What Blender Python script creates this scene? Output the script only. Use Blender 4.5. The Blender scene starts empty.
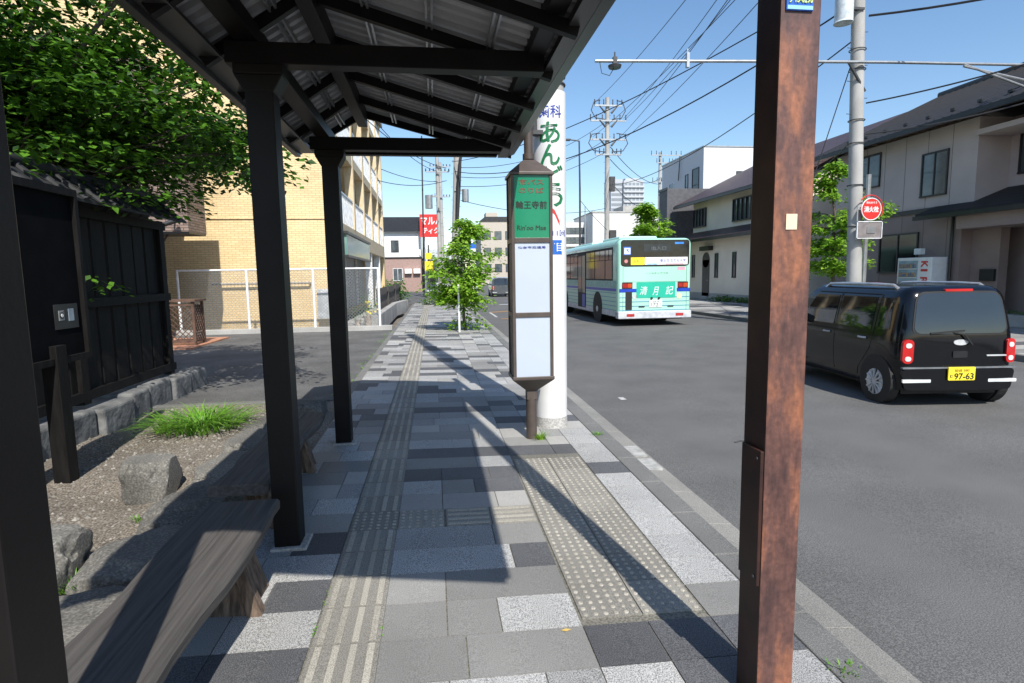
import bpy, math, random
from mathutils import Vector, Matrix
from math import sin, cos, pi, radians
random.seed(7)
R = random.Random(11)
SC = bpy.context.scene
COL = SC.collection

# ------------------------------------------------------------ camera, sky, sun
EYE = (0.0, 0.0, 1.6)
cd = bpy.data.cameras.new('camera'); cam = bpy.data.objects.new('camera', cd); COL.objects.link(cam)
cd.sensor_width = 36; cd.lens = 20.285; cd.clip_start = 0.05; cd.clip_end = 4000
rot = Matrix(((0.99098, 0.030468, -0.130504), (-0.133124, 0.11179, -0.984775), (-0.015415, 0.993265, 0.114837)))
cam.matrix_world = Matrix.Translation(EYE) @ rot.to_4x4()
SC.camera = cam
SUN_EL = 47.0
sdir = Vector((0.19, -1.0, 0)).normalized() * cos(radians(SUN_EL)); sdir.z = sin(radians(SUN_EL))
W = bpy.data.worlds.new('World'); SC.world = W; W.use_nodes = True
nt = W.node_tree; bg = nt.nodes['Background']
sky = nt.nodes.new('ShaderNodeTexSky'); sky.sky_type = 'NISHITA'; sky.sun_disc = False
sky.sun_elevation = radians(SUN_EL); sky.sun_rotation = math.atan2(sdir.x, sdir.y)
sky.altitude = 100; sky.air_density = 1.1; sky.dust_density = 0.6; sky.ozone_density = 2.2
hs_ = nt.nodes.new('ShaderNodeHueSaturation'); hs_.inputs['Saturation'].default_value = 1.12
nt.links.new(sky.outputs[0], hs_.inputs['Color']); nt.links.new(hs_.outputs[0], bg.inputs[0]); bg.inputs[1].default_value = 0.14
sl = bpy.data.lights.new('sun', 'SUN'); sl.energy = 5.0; sl.angle = radians(0.53); sl.color = (1.0, 0.955, 0.88)
so = bpy.data.objects.new('sun', sl); COL.objects.link(so)
so.rotation_euler = sdir.to_track_quat('Z', 'Y').to_euler()
SC.view_settings.view_transform = 'Standard'; SC.view_settings.look = 'None'
SC.view_settings.exposure = 0.34; SC.view_settings.gamma = 1.0; SC.view_settings.use_curve_mapping = False
SC.cycles.max_bounces = 6; SC.cycles.transparent_max_bounces = 8

# ------------------------------------------------------------ materials
_m = {}
def mat(name, c, rough=0.7, metal=0.0, c2=None, scale=6.0, var=0.18, bump=0.0, bscale=None, spec=0.5, stretch=None, coat=0.0, detail=6, thr=(0.35, 0.65)):
    if name in _m: return _m[name]
    m = bpy.data.materials.new(name); m.use_nodes = True; n = m.node_tree; p = n.nodes['Principled BSDF']
    p.inputs['Roughness'].default_value = rough; p.inputs['Metallic'].default_value = metal
    p.inputs['Specular IOR Level'].default_value = spec; p.inputs['Coat Weight'].default_value = coat
    tc = n.nodes.new('ShaderNodeTexCoord'); mp = n.nodes.new('ShaderNodeMapping')
    n.links.new(tc.outputs['Object'], mp.inputs['Vector'])
    if stretch: mp.inputs['Scale'].default_value = stretch
    no = n.nodes.new('ShaderNodeTexNoise'); no.inputs['Scale'].default_value = scale; no.inputs['Detail'].default_value = detail
    n.links.new(mp.outputs[0], no.inputs['Vector'])
    cr = n.nodes.new('ShaderNodeValToRGB')
    if c2 is None:
        a = [max(0, x * (1 - var)) for x in c]; b = [min(1, x * (1 + var)) for x in c]
    else: a, b = c, c2
    cr.color_ramp.elements[0].color = (*a, 1); cr.color_ramp.elements[1].color = (*b, 1)
    cr.color_ramp.elements[0].position, cr.color_ramp.elements[1].position = thr
    n.links.new(no.outputs[0], cr.inputs[0]); n.links.new(cr.outputs[0], p.inputs['Base Color'])
    if bump:
        bn = n.nodes.new('ShaderNodeTexNoise'); bn.inputs['Scale'].default_value = bscale or scale * 4; bn.inputs['Detail'].default_value = 5
        n.links.new(mp.outputs[0], bn.inputs['Vector'])
        bu = n.nodes.new('ShaderNodeBump'); bu.inputs['Strength'].default_value = bump; bu.inputs['Distance'].default_value = 0.02
        n.links.new(bn.outputs[0], bu.inputs['Height']); n.links.new(bu.outputs[0], p.inputs['Normal'])
    _m[name] = m; return m

def speckle(name, base, dark, light, sc=170, lo=0.38, hi=0.62, rough=0.75, patch=0.12):
    """fine aggregate: two noises, one for grains and one for soft blotches"""
    m = bpy.data.materials.new(name); m.use_nodes = True; n = m.node_tree; p = n.nodes['Principled BSDF']
    p.inputs['Roughness'].default_value = rough
    tc = n.nodes.new('ShaderNodeTexCoord')
    a = n.nodes.new('ShaderNodeTexNoise'); a.inputs['Scale'].default_value = sc; a.inputs['Detail'].default_value = 2
    n.links.new(tc.outputs['Object'], a.inputs['Vector'])
    cr = n.nodes.new('ShaderNodeValToRGB'); e = cr.color_ramp.elements
    e[0].position = lo; e[0].color = (*dark, 1); e[1].position = hi; e[1].color = (*light, 1)
    k = e.new((lo + hi) / 2); k.color = (*base, 1)
    n.links.new(a.outputs[0], cr.inputs[0])
    b = n.nodes.new('ShaderNodeTexNoise'); b.inputs['Scale'].default_value = 1.3; b.inputs['Detail'].default_value = 8
    n.links.new(tc.outputs['Object'], b.inputs['Vector'])
    mr = n.nodes.new('ShaderNodeMapRange'); mr.inputs[1].default_value = 0.3; mr.inputs[2].default_value = 0.7
    mr.inputs[3].default_value = 1 - patch; mr.inputs[4].default_value = 1 + patch
    n.links.new(b.outputs[0], mr.inputs[0])
    mx = n.nodes.new('ShaderNodeVectorMath'); mx.operation = 'SCALE'
    n.links.new(cr.outputs[0], mx.inputs[0]); n.links.new(mr.outputs[0], mx.inputs['Scale'])
    n.links.new(mx.outputs[0], p.inputs['Base Color'])
    if 'tile' in name:   # each slab its own batch tone
        gi = n.nodes.new('ShaderNodeNewGeometry'); m2 = n.nodes.new('ShaderNodeMapRange'); m2.inputs[3].default_value = .82; m2.inputs[4].default_value = 1.16
        n.links.new(gi.outputs['Random Per Island'], m2.inputs[0]); mx2 = n.nodes.new('ShaderNodeVectorMath'); mx2.operation = 'SCALE'
        n.links.new(mx.outputs[0], mx2.inputs[0]); n.links.new(m2.outputs[0], mx2.inputs['Scale']); n.links.new(mx2.outputs[0], p.inputs['Base Color'])
    bu = n.nodes.new('ShaderNodeBump'); bu.inputs['Strength'].default_value = 0.35; bu.inputs['Distance'].default_value = 0.004
    n.links.new(a.outputs[0], bu.inputs['Height']); n.links.new(bu.outputs[0], p.inputs['Normal'])
    return m

def brickmat(name, c1, c2, mortar, w, h, plane='xz', msize=0.006, rough=0.6, bump=0.4, offset=0.5):
    m = bpy.data.materials.new(name); m.use_nodes = True; n = m.node_tree; p = n.nodes['Principled BSDF']
    p.inputs['Roughness'].default_value = rough
    g = n.nodes.new('ShaderNodeNewGeometry'); s = n.nodes.new('ShaderNodeSeparateXYZ'); cb = n.nodes.new('ShaderNodeCombineXYZ')
    n.links.new(g.outputs['Position'], s.inputs[0])
    ad = n.nodes.new('ShaderNodeMath'); ad.operation = 'ADD'
    n.links.new(s.outputs[0], ad.inputs[0]); n.links.new(s.outputs[1], ad.inputs[1])
    n.links.new(ad.outputs[0], cb.inputs[0]); n.links.new(s.outputs[2], cb.inputs[1])
    br = n.nodes.new('ShaderNodeTexBrick'); n.links.new(cb.outputs[0], br.inputs['Vector'])
    br.inputs['Color1'].default_value = (*c1, 1); br.inputs['Color2'].default_value = (*c2, 1); br.inputs['Mortar'].default_value = (*mortar, 1)
    br.inputs['Scale'].default_value = 1; br.inputs['Mortar Size'].default_value = msize; br.inputs['Brick Width'].default_value = w; br.inputs['Row Height'].default_value = h
    br.offset = offset
    no = n.nodes.new('ShaderNodeTexNoise'); no.inputs['Scale'].default_value = 0.9; no.inputs['Detail'].default_value = 7
    n.links.new(g.outputs['Position'], no.inputs['Vector'])
    mr = n.nodes.new('ShaderNodeMapRange'); mr.inputs[1].default_value = .3; mr.inputs[2].default_value = .7; mr.inputs[3].default_value = .88; mr.inputs[4].default_value = 1.08
    n.links.new(no.outputs[0], mr.inputs[0])
    mx = n.nodes.new('ShaderNodeVectorMath'); mx.operation = 'SCALE'
    n.links.new(br.outputs[0], mx.inputs[0]); n.links.new(mr.outputs[0], mx.inputs['Scale']); n.links.new(mx.outputs[0], p.inputs['Base Color'])
    bu = n.nodes.new('ShaderNodeBump'); bu.inputs['Strength'].default_value = bump; bu.inputs['Distance'].default_value = 0.01; bu.invert = True
    n.links.new(br.outputs['Fac'], bu.inputs['Height']); n.links.new(bu.outputs[0], p.inputs['Normal'])
    return m

def leafmat(name, a, b, trans=0.35):
    m = bpy.data.materials.new(name); m.use_nodes = True; n = m.node_tree; p = n.nodes['Principled BSDF']
    p.inputs['Roughness'].default_value = 0.5
    g = n.nodes.new('ShaderNodeNewGeometry'); cr = n.nodes.new('ShaderNodeValToRGB')
    cr.color_ramp.elements[0].color = (*a, 1); cr.color_ramp.elements[1].color = (*b, 1)
    n.links.new(g.outputs['Random Per Island'], cr.inputs[0]); n.links.new(cr.outputs[0], p.inputs['Base Color'])
    t = n.nodes.new('ShaderNodeBsdfTranslucent'); n.links.new(cr.outputs[0], t.inputs[0])
    mx = n.nodes.new('ShaderNodeMixShader'); mx.inputs[0].default_value = trans
    n.links.new(p.outputs[0], mx.inputs[1]); n.links.new(t.outputs[0], mx.inputs[2])
    n.links.new(mx.outputs[0], n.nodes['Material Output'].inputs[0])
    return m

def rustmat():
    m = bpy.data.materials.new('weathered rust paint'); m.use_nodes = True; n = m.node_tree; p = n.nodes['Principled BSDF']
    tc = n.nodes.new('ShaderNodeTexCoord'); mp = n.nodes.new('ShaderNodeMapping'); mp.inputs['Scale'].default_value = (10, 10, 3.0)
    n.links.new(tc.outputs['Object'], mp.inputs[0])
    a = n.nodes.new('ShaderNodeTexNoise'); a.inputs['Scale'].default_value = 1.0; a.inputs['Detail'].default_value = 9; a.inputs['Roughness'].default_value = .62
    n.links.new(mp.outputs[0], a.inputs[0])
    cr = n.nodes.new('ShaderNodeValToRGB'); e = cr.color_ramp.elements
    e[0].position = .36; e[0].color = (.05, .026, .025, 1); e[1].position = .66; e[1].color = (.30, .115, .058, 1)
    k = e.new(.5); k.color = (.12, .055, .044, 1)
    n.links.new(a.outputs[0], cr.inputs[0])
    b = n.nodes.new('ShaderNodeTexNoise'); b.inputs['Scale'].default_value = 60; b.inputs['Detail'].default_value = 6
    n.links.new(tc.outputs['Object'], b.inputs[0])
    mr = n.nodes.new('ShaderNodeMapRange'); mr.inputs[1].default_value = .3; mr.inputs[2].default_value = .7; mr.inputs[3].default_value = .75; mr.inputs[4].default_value = 1.2
    n.links.new(b.outputs[0], mr.inputs[0])
    mx = n.nodes.new('ShaderNodeVectorMath'); mx.operation = 'SCALE'
    n.links.new(cr.outputs[0], mx.inputs[0]); n.links.new(mr.outputs[0], mx.inputs['Scale']); n.links.new(mx.outputs[0], p.inputs['Base Color'])
    p.inputs['Roughness'].default_value = .48
    bu = n.nodes.new('ShaderNodeBump'); bu.inputs['Strength'].default_value = .15; bu.inputs['Distance'].default_value = .003
    n.links.new(b.outputs[0], bu.inputs['Height']); n.links.new(bu.outputs[0], p.inputs['Normal'])
    return m

ASPHALT = speckle('road asphalt', (.104, .103, .100), (.070, .069, .067), (.155, .153, .148), sc=150, patch=.14, rough=.85)
LOT = speckle('lot asphalt', (.085, .083, .082), (.05, .05, .05), (.15, .15, .145), sc=110, patch=.3, rough=.9)
T_LIGHT = speckle('pale granite tile', (.33, .328, .32), (.13, .13, .127), (.49, .487, .475), sc=210, patch=.12)
T_MID = speckle('grey concrete tile', (.23, .226, .214), (.17, .167, .158), (.285, .28, .268), sc=240, patch=.14)
T_MID2 = speckle('warm grey concrete tile', (.34, .33, .31), (.26, .255, .24), (.4, .39, .37), sc=240, patch=.12)
T_DARK = speckle('charcoal granite tile', (.08, .082, .087), (.045, .047, .05), (.14, .14, .147), sc=220, patch=.15)
GROUT = speckle('sandy grout', (.16, .15, .125), (.09, .09, .07), (.2, .19, .16), sc=90)
TACT = speckle('tactile block', (.235, .222, .195), (.15, .142, .125), (.31, .295, .262), sc=220)
TACTB = speckle('worn tactile ridge', (.335, .312, .262), (.23, .215, .18), (.44, .41, .35), sc=220)
CURB = speckle('kerb concrete', (.125, .122, .115), (.11, .11, .105), (.22, .22, .21), sc=200, patch=.2)
GUTTER = speckle('gutter concrete', (.23, .222, .2), (.15, .146, .135), (.31, .3, .275), sc=200, patch=.2)
CONC = speckle('weathered concrete', (.36, .35, .33), (.27, .265, .25), (.44, .43, .41), sc=60, patch=.2)
DIRT = speckle('gravelly dirt', (.155, .130, .102), (.075, .063, .05), (.26, .23, .19), sc=70, patch=.25, rough=.95)
M_ROCK = speckle('grey boulder', (.13, .124, .11), (.075, .07, .062), (.24, .23, .205), sc=75, lo=.25, hi=.75, patch=.6, rough=.95)
M_STONE = mat('retaining stone', (.07, .072, .075), .85, c2=(.2, .2, .195), scale=5, bump=.7, bscale=14)
M_BLK = mat('black painted timber', (.007, .0062, .006), .7, var=.45, scale=9, stretch=(3, 3, .5), bump=.12, spec=.2)
M_BRN = mat('black brown steel paint', (.0075, .0062, .006), .5, var=.25, scale=4, bump=.04, bscale=60, spec=.22)
M_FASC = mat('dark grey eave trim', (.035, .035, .036), .4, var=.2, scale=3)
M_SHEET = mat('galvanised roof sheet', (.40, .40, .41), .6, metal=.0, var=.15, scale=3)
M_TILE = mat('old roof tile', (.012, .0125, .014), .75, c2=(.03, .03, .032), scale=9)
M_BENCH = mat('weathered bench timber', (.038, .034, .031), .8, c2=(.105, .096, .088), scale=5, stretch=(11, .35, 11), bump=.35, bscale=9, detail=8, thr=(.25, .8))
M_LOG = mat('split log', (.06, .04, .028), .85, c2=(.2, .14, .10), scale=12, stretch=(3, 3, .6), bump=.5)
M_RUST = rustmat()
M_POLE = mat('utility pole concrete', (.36, .355, .34), .8, var=.14, scale=3, stretch=(1, 1, .4), bump=.1)
M_STEEL = mat('galvanised steel', (.42, .43, .43), .4, metal=.7, var=.12)
M_DSTEEL = mat('dark hardware', (.05, .05, .052), .5, var=.2)
M_WIRE = mat('black cable', (.02, .02, .022), .6, var=.1)
M_WRAP = mat('white vinyl wrap', (.66, .66, .655), .45, var=.03)
M_STOP = mat('brown bus stop frame', (.075, .058, .05), .45, var=.15, scale=8)
M_SGREEN = mat('green sign face', (.005, .20, .10), .15, var=.08, scale=3)
M_SWHITE = mat('white sign face', (.46, .52, .61), .28, var=.03, scale=2)
M_CREAM = mat('cream tape', (.75, .6, .42), .5, var=.1)
M_RED = mat('sign red', (.62, .035, .03), .4, var=.06)
M_BLUE = mat('sign blue', (.02, .13, .5), .4, var=.06)
M_DBLUE = mat('lettering blue', (.015, .04, .3), .5, var=.05)
M_GRNTXT = mat('lettering green', (.01, .16, .06), .5, var=.05)
M_TXTBLK = mat('lettering black', (.012, .014, .013), .5, var=.05)
M_TXTRED = mat('faded red lettering', (.20, .06, .035), .5, var=.05)
M_WHITE = mat('white paint', (.78, .78, .77), .45, var=.05)
M_YEL = mat('plate yellow', (.85, .68, .04), .4, var=.05)
M_SKYB = mat('pale cyan trim', (.25, .5, .8), .4)
M_GLASS = mat('dark window glass', (.010, .012, .014), .07, var=.3, spec=.5)
M_GLASSB = mat('house window glass', (.05, .065, .075), .08, c2=(.12, .14, .15), scale=1.5, spec=.8)
M_FRAMEB = mat('dark window frame', (.02, .02, .02), .4)
M_FRAMEW = mat('white aluminium', (.7, .71, .72), .35)
M_CHAIN = mat('white painted pipe', (.72, .73, .74), .4, var=.08)
M_TRUNK = mat('bark', (.05, .04, .03), .9, c2=(.15, .12, .095), scale=10, stretch=(2, 2, .5), bump=.6)
L_MAPLE = leafmat('maple leaves', (.008, .038, .004), (.10, .25, .014), .28)
L_STREET = leafmat('street tree leaves', (.13, .30, .02), (.36, .58, .06), .45)
L_GRASS = leafmat('grass blades', (.06, .2, .015), (.22, .45, .04), .3)
L_HEDGE = leafmat('hedge leaves', (.05, .14, .02), (.12, .26, .04), .3)

# ------------------------------------------------------------ builders
WL = {}
def tag(o, label=None, cat=None, group=None, kind=None):
    if label: o['label'] = label
    if cat: o['category'] = cat
    if group: o['group'] = group
    if kind: o['kind'] = kind
    return o
def thing(name, label, cat, loc=(0, 0, 0), group=None):
    o = bpy.data.objects.new(name, None); COL.objects.link(o); o.empty_display_size = .1
    o.location = loc; WL[o.name] = Vector(loc)
    return tag(o, label, cat, group)

class MB:
    def __init__(s): s.v = []; s.f = []; s.mi = []
    def add(s, vs, fs, m=0):
        b = len(s.v); s.v += [tuple(v) for v in vs]; s.f += [tuple(b + i for i in f) for f in fs]; s.mi += [m] * len(fs); return s
    def box(s, x0, x1, y0, y1, z0, z1, m=0):
        if x0 > x1: x0, x1 = x1, x0
        if y0 > y1: y0, y1 = y1, y0
        if z0 > z1: z0, z1 = z1, z0
        vs = [(x, y, z) for x in (x0, x1) for y in (y0, y1) for z in (z0, z1)]
        return s.add(vs, [(0, 1, 3, 2), (4, 6, 7, 5), (0, 4, 5, 1), (2, 3, 7, 6), (0, 2, 6, 4), (1, 5, 7, 3)], m)
    def hexa(s, vs, m=0):  # 8 corners, box order
        return s.add(vs, [(0, 1, 3, 2), (4, 6, 7, 5), (0, 4, 5, 1), (2, 3, 7, 6), (0, 2, 6, 4), (1, 5, 7, 3)], m)
    def beam(s, p, q, w, h, m=0, up=(0, 0, 1)):
        p = Vector(p); q = Vector(q); d = (q - p).normalized(); u = Vector(up)
        r = d.cross(u).normalized(); u = r.cross(d).normalized()
        vs = [c + r * a * w / 2 + u * b * h / 2 for c in (p, q) for a in (-1, 1) for b in (-1, 1)]
        return s.hexa(vs, m)
    def tube(s, p, q, r0, r1=None, n=12, m=0, cap=True):
        if r1 is None: r1 = r0
        return s.path([p, q], [r0, r1], n, m, cap)
    def path(s, pts, rs, n=8, m=0, cap=True):
        pts = [Vector(p) for p in pts]
        if not isinstance(rs, (list, tuple)): rs = [rs] * len(pts)
        vs = []; prev = None
        for i, p in enumerate(pts):
            d = (pts[min(i + 1, len(pts) - 1)] - pts[max(i - 1, 0)]).normalized()
            if prev is None:
                a = Vector((0, 0, 1)) if abs(d.z) < .9 else Vector((1, 0, 0)); a = (a - d * a.dot(d)).normalized()
            else: a = (prev - d * prev.dot(d)).normalized()
            prev = a; b = d.cross(a)
            for k in range(n):
                t = 2 * pi * k / n; vs.append(p + (a * cos(t) + b * sin(t)) * rs[i])
        fs = [(i * n + k, i * n + (k + 1) % n, (i + 1) * n + (k + 1) % n, (i + 1) * n + k) for i in range(len(pts) - 1) for k in range(n)]
        if cap: fs += [tuple(reversed(range(n))), tuple(range((len(pts) - 1) * n, len(pts) * n))]
        return s.add(vs, fs, m)
    def prism(s, poly, a0, a1, axis='y', m=0):
        """poly in the two other axes, extruded along axis"""
        def P(u, v, a): return {'y': (u, a, v), 'x': (a, u, v), 'z': (u, v, a)}[axis]
        n = len(poly); vs = [P(u, v, a0) for u, v in poly] + [P(u, v, a1) for u, v in poly]
        fs = [(i, (i + 1) % n, n + (i + 1) % n, n + i) for i in range(n)] + [tuple(reversed(range(n))), tuple(range(n, 2 * n))]
        return s.add(vs, fs, m)
    def disc(s, c, r, h, n=20, axis='y', m=0):
        c = Vector(c); d = {'x': Vector((1, 0, 0)), 'y': Vector((0, 1, 0)), 'z': Vector((0, 0, 1))}[axis]
        return s.tube(c - d * h / 2, c + d * h / 2, r, r, n, m)
    def build(s, name, mats, parent=None, bevel=0, smooth=False, seg=2):
        if not isinstance(mats, (list, tuple)): mats = [mats]
        off = WL.get(parent.name, Vector()) if parent else Vector()
        me = bpy.data.meshes.new(name); me.from_pydata([(v[0] - off.x, v[1] - off.y, v[2] - off.z) for v in s.v], [], s.f)
        for m in mats: me.materials.append(m)
        if len(mats) > 1: me.polygons.foreach_set('material_index', s.mi)
        import bmesh
        if len(s.f) < 60000:
            bm = bmesh.new(); bm.from_mesh(me); bmesh.ops.recalc_face_normals(bm, faces=bm.faces); bm.to_mesh(me); bm.free()
        if smooth:
            me.polygons.foreach_set('use_smooth', [True] * len(me.polygons))
            try: me.set_sharp_from_angle(angle=radians(38))
            except Exception: pass
        me.update()
        o = bpy.data.objects.new(name, me); COL.objects.link(o)
        if parent: o.parent = parent
        WL[o.name] = off.copy()
        if bevel:
            b = o.modifiers.new('bevel', 'BEVEL'); b.width = bevel; b.segments = seg; b.limit_method = 'ANGLE'; b.angle_limit = radians(40)
        return o

def struct(name, mb, m, **k):
    return tag(mb.build(name, m, **k), kind='structure')

def solo(name, mb, m, label, cat, group=None, kind=None, **k):
    return tag(mb.build(name, m, **k), label, cat, group, kind)

def text(name, s, parent, org, right, up, h, m, width=None, bold=0.0, cyl=None, depth=.003):
    """lettering as a thin mesh; org = lower left corner, h = glyph height"""
    c = bpy.data.curves.new('t', 'FONT'); c.body = s; c.size = 1; c.extrude = 0.5; c.resolution_u = 3
    o = bpy.data.objects.new('t', c); COL.objects.link(o); bpy.context.view_layer.update()
    me = bpy.data.meshes.new_from_object(o.evaluated_get(bpy.context.evaluated_depsgraph_get()))
    bpy.data.objects.remove(o); me.name = name
    xs = [v.co.x for v in me.vertices]; ys = [v.co.y for v in me.vertices]
    if not xs: return None
    x0, x1, y0, y1 = min(xs), max(xs), min(ys), max(ys); k = h / (y1 - y0)
    kx = k if width is None else width / (x1 - x0)
    org = Vector(org); right = Vector(right).normalized(); up = Vector(up).normalized(); nrm = right.cross(up)
    off = WL.get(parent.name, Vector()) if parent else Vector(); A0_ = (cyl[3] + .3) if cyl else 0
    for v in me.vertices:
        a = (v.co.x - x0) * kx; b = (v.co.y - y0) * k; d = (v.co.z + .5) * depth
        if cyl:
            cx, cy, r, t0 = cyl; t = t0 + a / r
            p = Vector((cx + (r + d) * sin(t), cy - (r + d) * cos(t), org.z + b))
        else: p = org + right * a + up * b + nrm * d
        v.co = p - off
    if bold:   # heavier strokes: the same outline struck again a little to each side
        import bmesh
        bm = bmesh.new(); bm.from_mesh(me); src = list(bm.verts) + list(bm.edges) + list(bm.faces)
        for i_, (bx_, bz_) in enumerate(((1, 0), (-1, 0), (0, 1), (0, -1), (.7, .7), (-.7, -.7))):
            d_ = bmesh.ops.duplicate(bm, geom=src); vs_ = [g_ for g_ in d_['geom'] if isinstance(g_, bmesh.types.BMVert)]
            rr_ = Vector((cos(A0_), sin(A0_), 0)) if cyl else right; uu_ = Vector((0, 0, 1)) if cyl else up
            oo_ = (rr_ * bx_ + uu_ * bz_) * bold * h * .9
            for v_ in vs_: v_.co += oo_ + (nrm * (-.00012 * (i_ + 1)) if not cyl else Vector((0, .0001 * (i_ + 1), 0)))
        bm.to_mesh(me); bm.free()
    me.materials.clear(); me.materials.append(m)
    ob = bpy.data.objects.new(name, me); COL.objects.link(ob)
    if parent: ob.parent = parent
    return ob

def copy_tree(o, parent=None):
    c = o.copy(); COL.objects.link(c)
    if parent: c.parent = parent
    for ch in o.children: copy_tree(ch, c)
    return c

def zs(x): return -.02 * x       # fall of the pavement towards the road

# ------------------------------------------------------------ ground, road, pavement
g = MB(); g.add([(-1500, -300, -.35), (1500, -300, -.35), (1500, 2500, -.35), (-1500, 2500, -.35)], [(0, 1, 2, 3)])
struct('ground', g, DIRT)
g = MB()
ys = [-40] + [i * 3 for i in range(-5, 60)] + [300, 420]
g.add([(x, y, z) for y in ys for x, z in ((1.98, -.15), (4.2, -.14), (6.4, -.135), (8.6, -.14), (10.72, -.15))],
      [(i * 5 + k, i * 5 + k + 1, i * 5 + k + 6, i * 5 + k + 5) for i in range(len(ys) - 1) for k in range(4)])
struct('road', g, ASPHALT)
# soft wheel-track and patch joints in the asphalt
g = MB()
g.box(4.9, 4.905, -8, 2.0, -.14, -.1365)
for (x, y, l, a) in ((3.0, 5.4, .12, .2),):
    p = Vector((x, y, -.136)); d = Vector((cos(a), sin(a), 0))
    pts = [p + d * l * t + Vector((0, R.uniform(-.02, .02), 0)) for t in (0, .3, .6, 1)]
    for i in range(3): g.beam(pts[i], pts[i + 1], .012, .008)
struct('road_seam', g, mat('tar seam', (.07, .07, .07), .8))
g = MB()
def dash(x0, x1, y0, y1, m=0): g.box(x0, x1, y0, y1, -.149, -.1375 + (0 if x0 > 3 else -.006), m)
dash(2.52, 2.62, 13.4, 15.6); dash(2.52, 2.60, 16.5, 17.1); dash(2.52, 2.6, 7.6, 7.75)
dash(2.5, 2.6, 24, 27); dash(2.5, 2.6, 32, 36); dash(3.8, 5.2, 33.8, 34.3); dash(2.6, 6.0, 40, 40.5)
struct('road_marking', g, mat('worn white marking', (.5, .5, .49), .8, c2=(.16, .16, .16), scale=25, thr=(.45, .7)))
g = MB()
g.add([(1.98 + .6, 26.8, -.135), (6, 28.6, -.129), (6, 28.9, -.129), (2.58, 27.1, -.135)], [(0, 1, 2, 3)])
g.add([(1.98 + .6, 22.6, -.135), (6, 23.4, -.129), (6, 23.6, -.129), (2.58, 22.8, -.135)], [(0, 1, 2, 3)])
struct('road_marking_yellow', g, mat('worn orange marking', (.55, .27, .06), .8, c2=(.2, .15, .1), scale=20, thr=(.5, .75)))

# kerb and gutter
g = MB(); y = -6.0
while y < 60:
    g.hexa([(x, yy, z) for x in (1.565, 1.735) for yy in (y + .004, y + .596) for z in (-.3, zs(x) + .002)]); y += .6
struct('kerb', g, CURB, bevel=.008)
g = MB(); y = -6.0
while y < 60:
    g.hexa([(x, yy, z) for x, in ((1.739,), (1.995,)) for yy in (y + .003, y + .597) for z in (-.3, -.118 - (x - 1.74) * .09)]); y += .6
struct('gutter', g, GUTTER, bevel=.004)
g = MB()
g.box(1.79, 1.955, 4.72, 5.02, -.15, -.1345 + .012); g.box(1.79, 1.955, 5.1, 5.42, -.15, -.1345 + .012)
struct('gutter_marking', g, mat('faded white patch', (.42, .42, .40), .8, c2=(.26, .26, .25), scale=14))

# paving slabs
g = MB()
g.hexa([(x, yy, z) for x in (-1.17, 1.563) for yy in (-3, 34) for z in (-.3, zs(x) - .006)], 4)
def slab(x0, x1, y0, y1, m, dz=0):
    gap = .003
    g.hexa([(x, yy, z) for x in (x0 + gap, x1 - gap) for yy in (y0 + gap, y1 - gap) for z in (zs(x) - .03, zs(x) + dz)], m)
RT = random.Random(5)
def pickm():
    r = RT.random(); return 0 if r < .42 else (1 if r < .62 else (2 if r < .76 else 3))
PIT = .286
rows = [(3.575 + PIT * i) for i in range(-20, 107)]
for y in rows:
    # left strip beside the shelter posts
    cut = RT.choice((-.87, -.87, -.99, -.75)); slab(-1.16, cut, y, y + PIT, pickm()); slab(cut, -.584, y, y + PIT, pickm())
    if RT.random() < .0: pass
    # middle strip
    inpad = 2.47 <= y + .15 <= 4.88
    bar = abs(y - 3.575) < .05
    if not bar:
        ms = [pickm() for _ in range(3)]
        if RT.random() < .55: ms[1] = ms[0]
        if RT.random() < .4: ms[2] = ms[1]
        _r = RT.random(); o_ = RT.choice((0, 0, 0, -.06, .08))
        if _r < .3: cols = ((-.284, .32 + o_), (.32 + o_, .63))
        elif _r < .6: cols = ((-.284, .012 + o_), (.012 + o_, .63))
        else: cols = ((-.284, .012), (.012, .32 + o_), (.32 + o_, .63))
        for k_, (xa, xb) in enumerate(cols): slab(xa, xb, y, y + PIT, ms[k_])
    if not inpad:
        c = RT.choice((.94, .94, 1.05)); slab(.63, c, y, y + PIT, pickm()); slab(c, 1.25, y, y + PIT, pickm())
    slab(1.25, 1.56, y, y + PIT, pickm() if RT.random() < .55 else 0)
pav = struct('pavement', g, [T_LIGHT, T_MID, T_MID2, T_DARK, GROUT])
g = MB()
def bars(x0, y0, along='y'):
    g.hexa([(x, yy, z) for x in (x0 + .003, x0 + .297) for yy in (y0 + .003, y0 + PIT - .003) for z in (zs(x) - .03, zs(x) + .001)], 0)
    for k in range(4):
        c = .0375 + .075 * k
        if along == 'y': xa, xb, ya, yb = x0 + c - .0145, x0 + c + .0145, y0 + .012, y0 + PIT - .012
        else: xa, xb, ya, yb = x0 + .014, x0 + .286, y0 + (c - .0145) * .95, y0 + (c + .0145) * .95
        g.hexa([(x, yy, z) for x in (xa, xb) for yy in (ya, yb) for z in (zs(x), zs(x) + .0055)], 1)
def dots(x0, y0, n=6):
    g.hexa([(x, yy, z) for x in (x0 + .003, x0 + .297) for yy in (y0 + .003, y0 + PIT - .003) for z in (zs(x) - .03, zs(x) + .001)], 0)
    st = .3 / n
    for i in range(n):
        for j in range(n):
            cx, cy = x0 + st * (i + .5), y0 + st * (j + .5) * PIT / .3; z = zs(cx)
            g.path([(cx, cy, z), (cx, cy, z + .0035), (cx, cy, z + .006)], [.0135, .0125, .0085], 8, 1)
for y in rows:
    if abs(y - 3.575) < .05: dots(-.58, y)
    else: bars(-.58, y)
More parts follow.
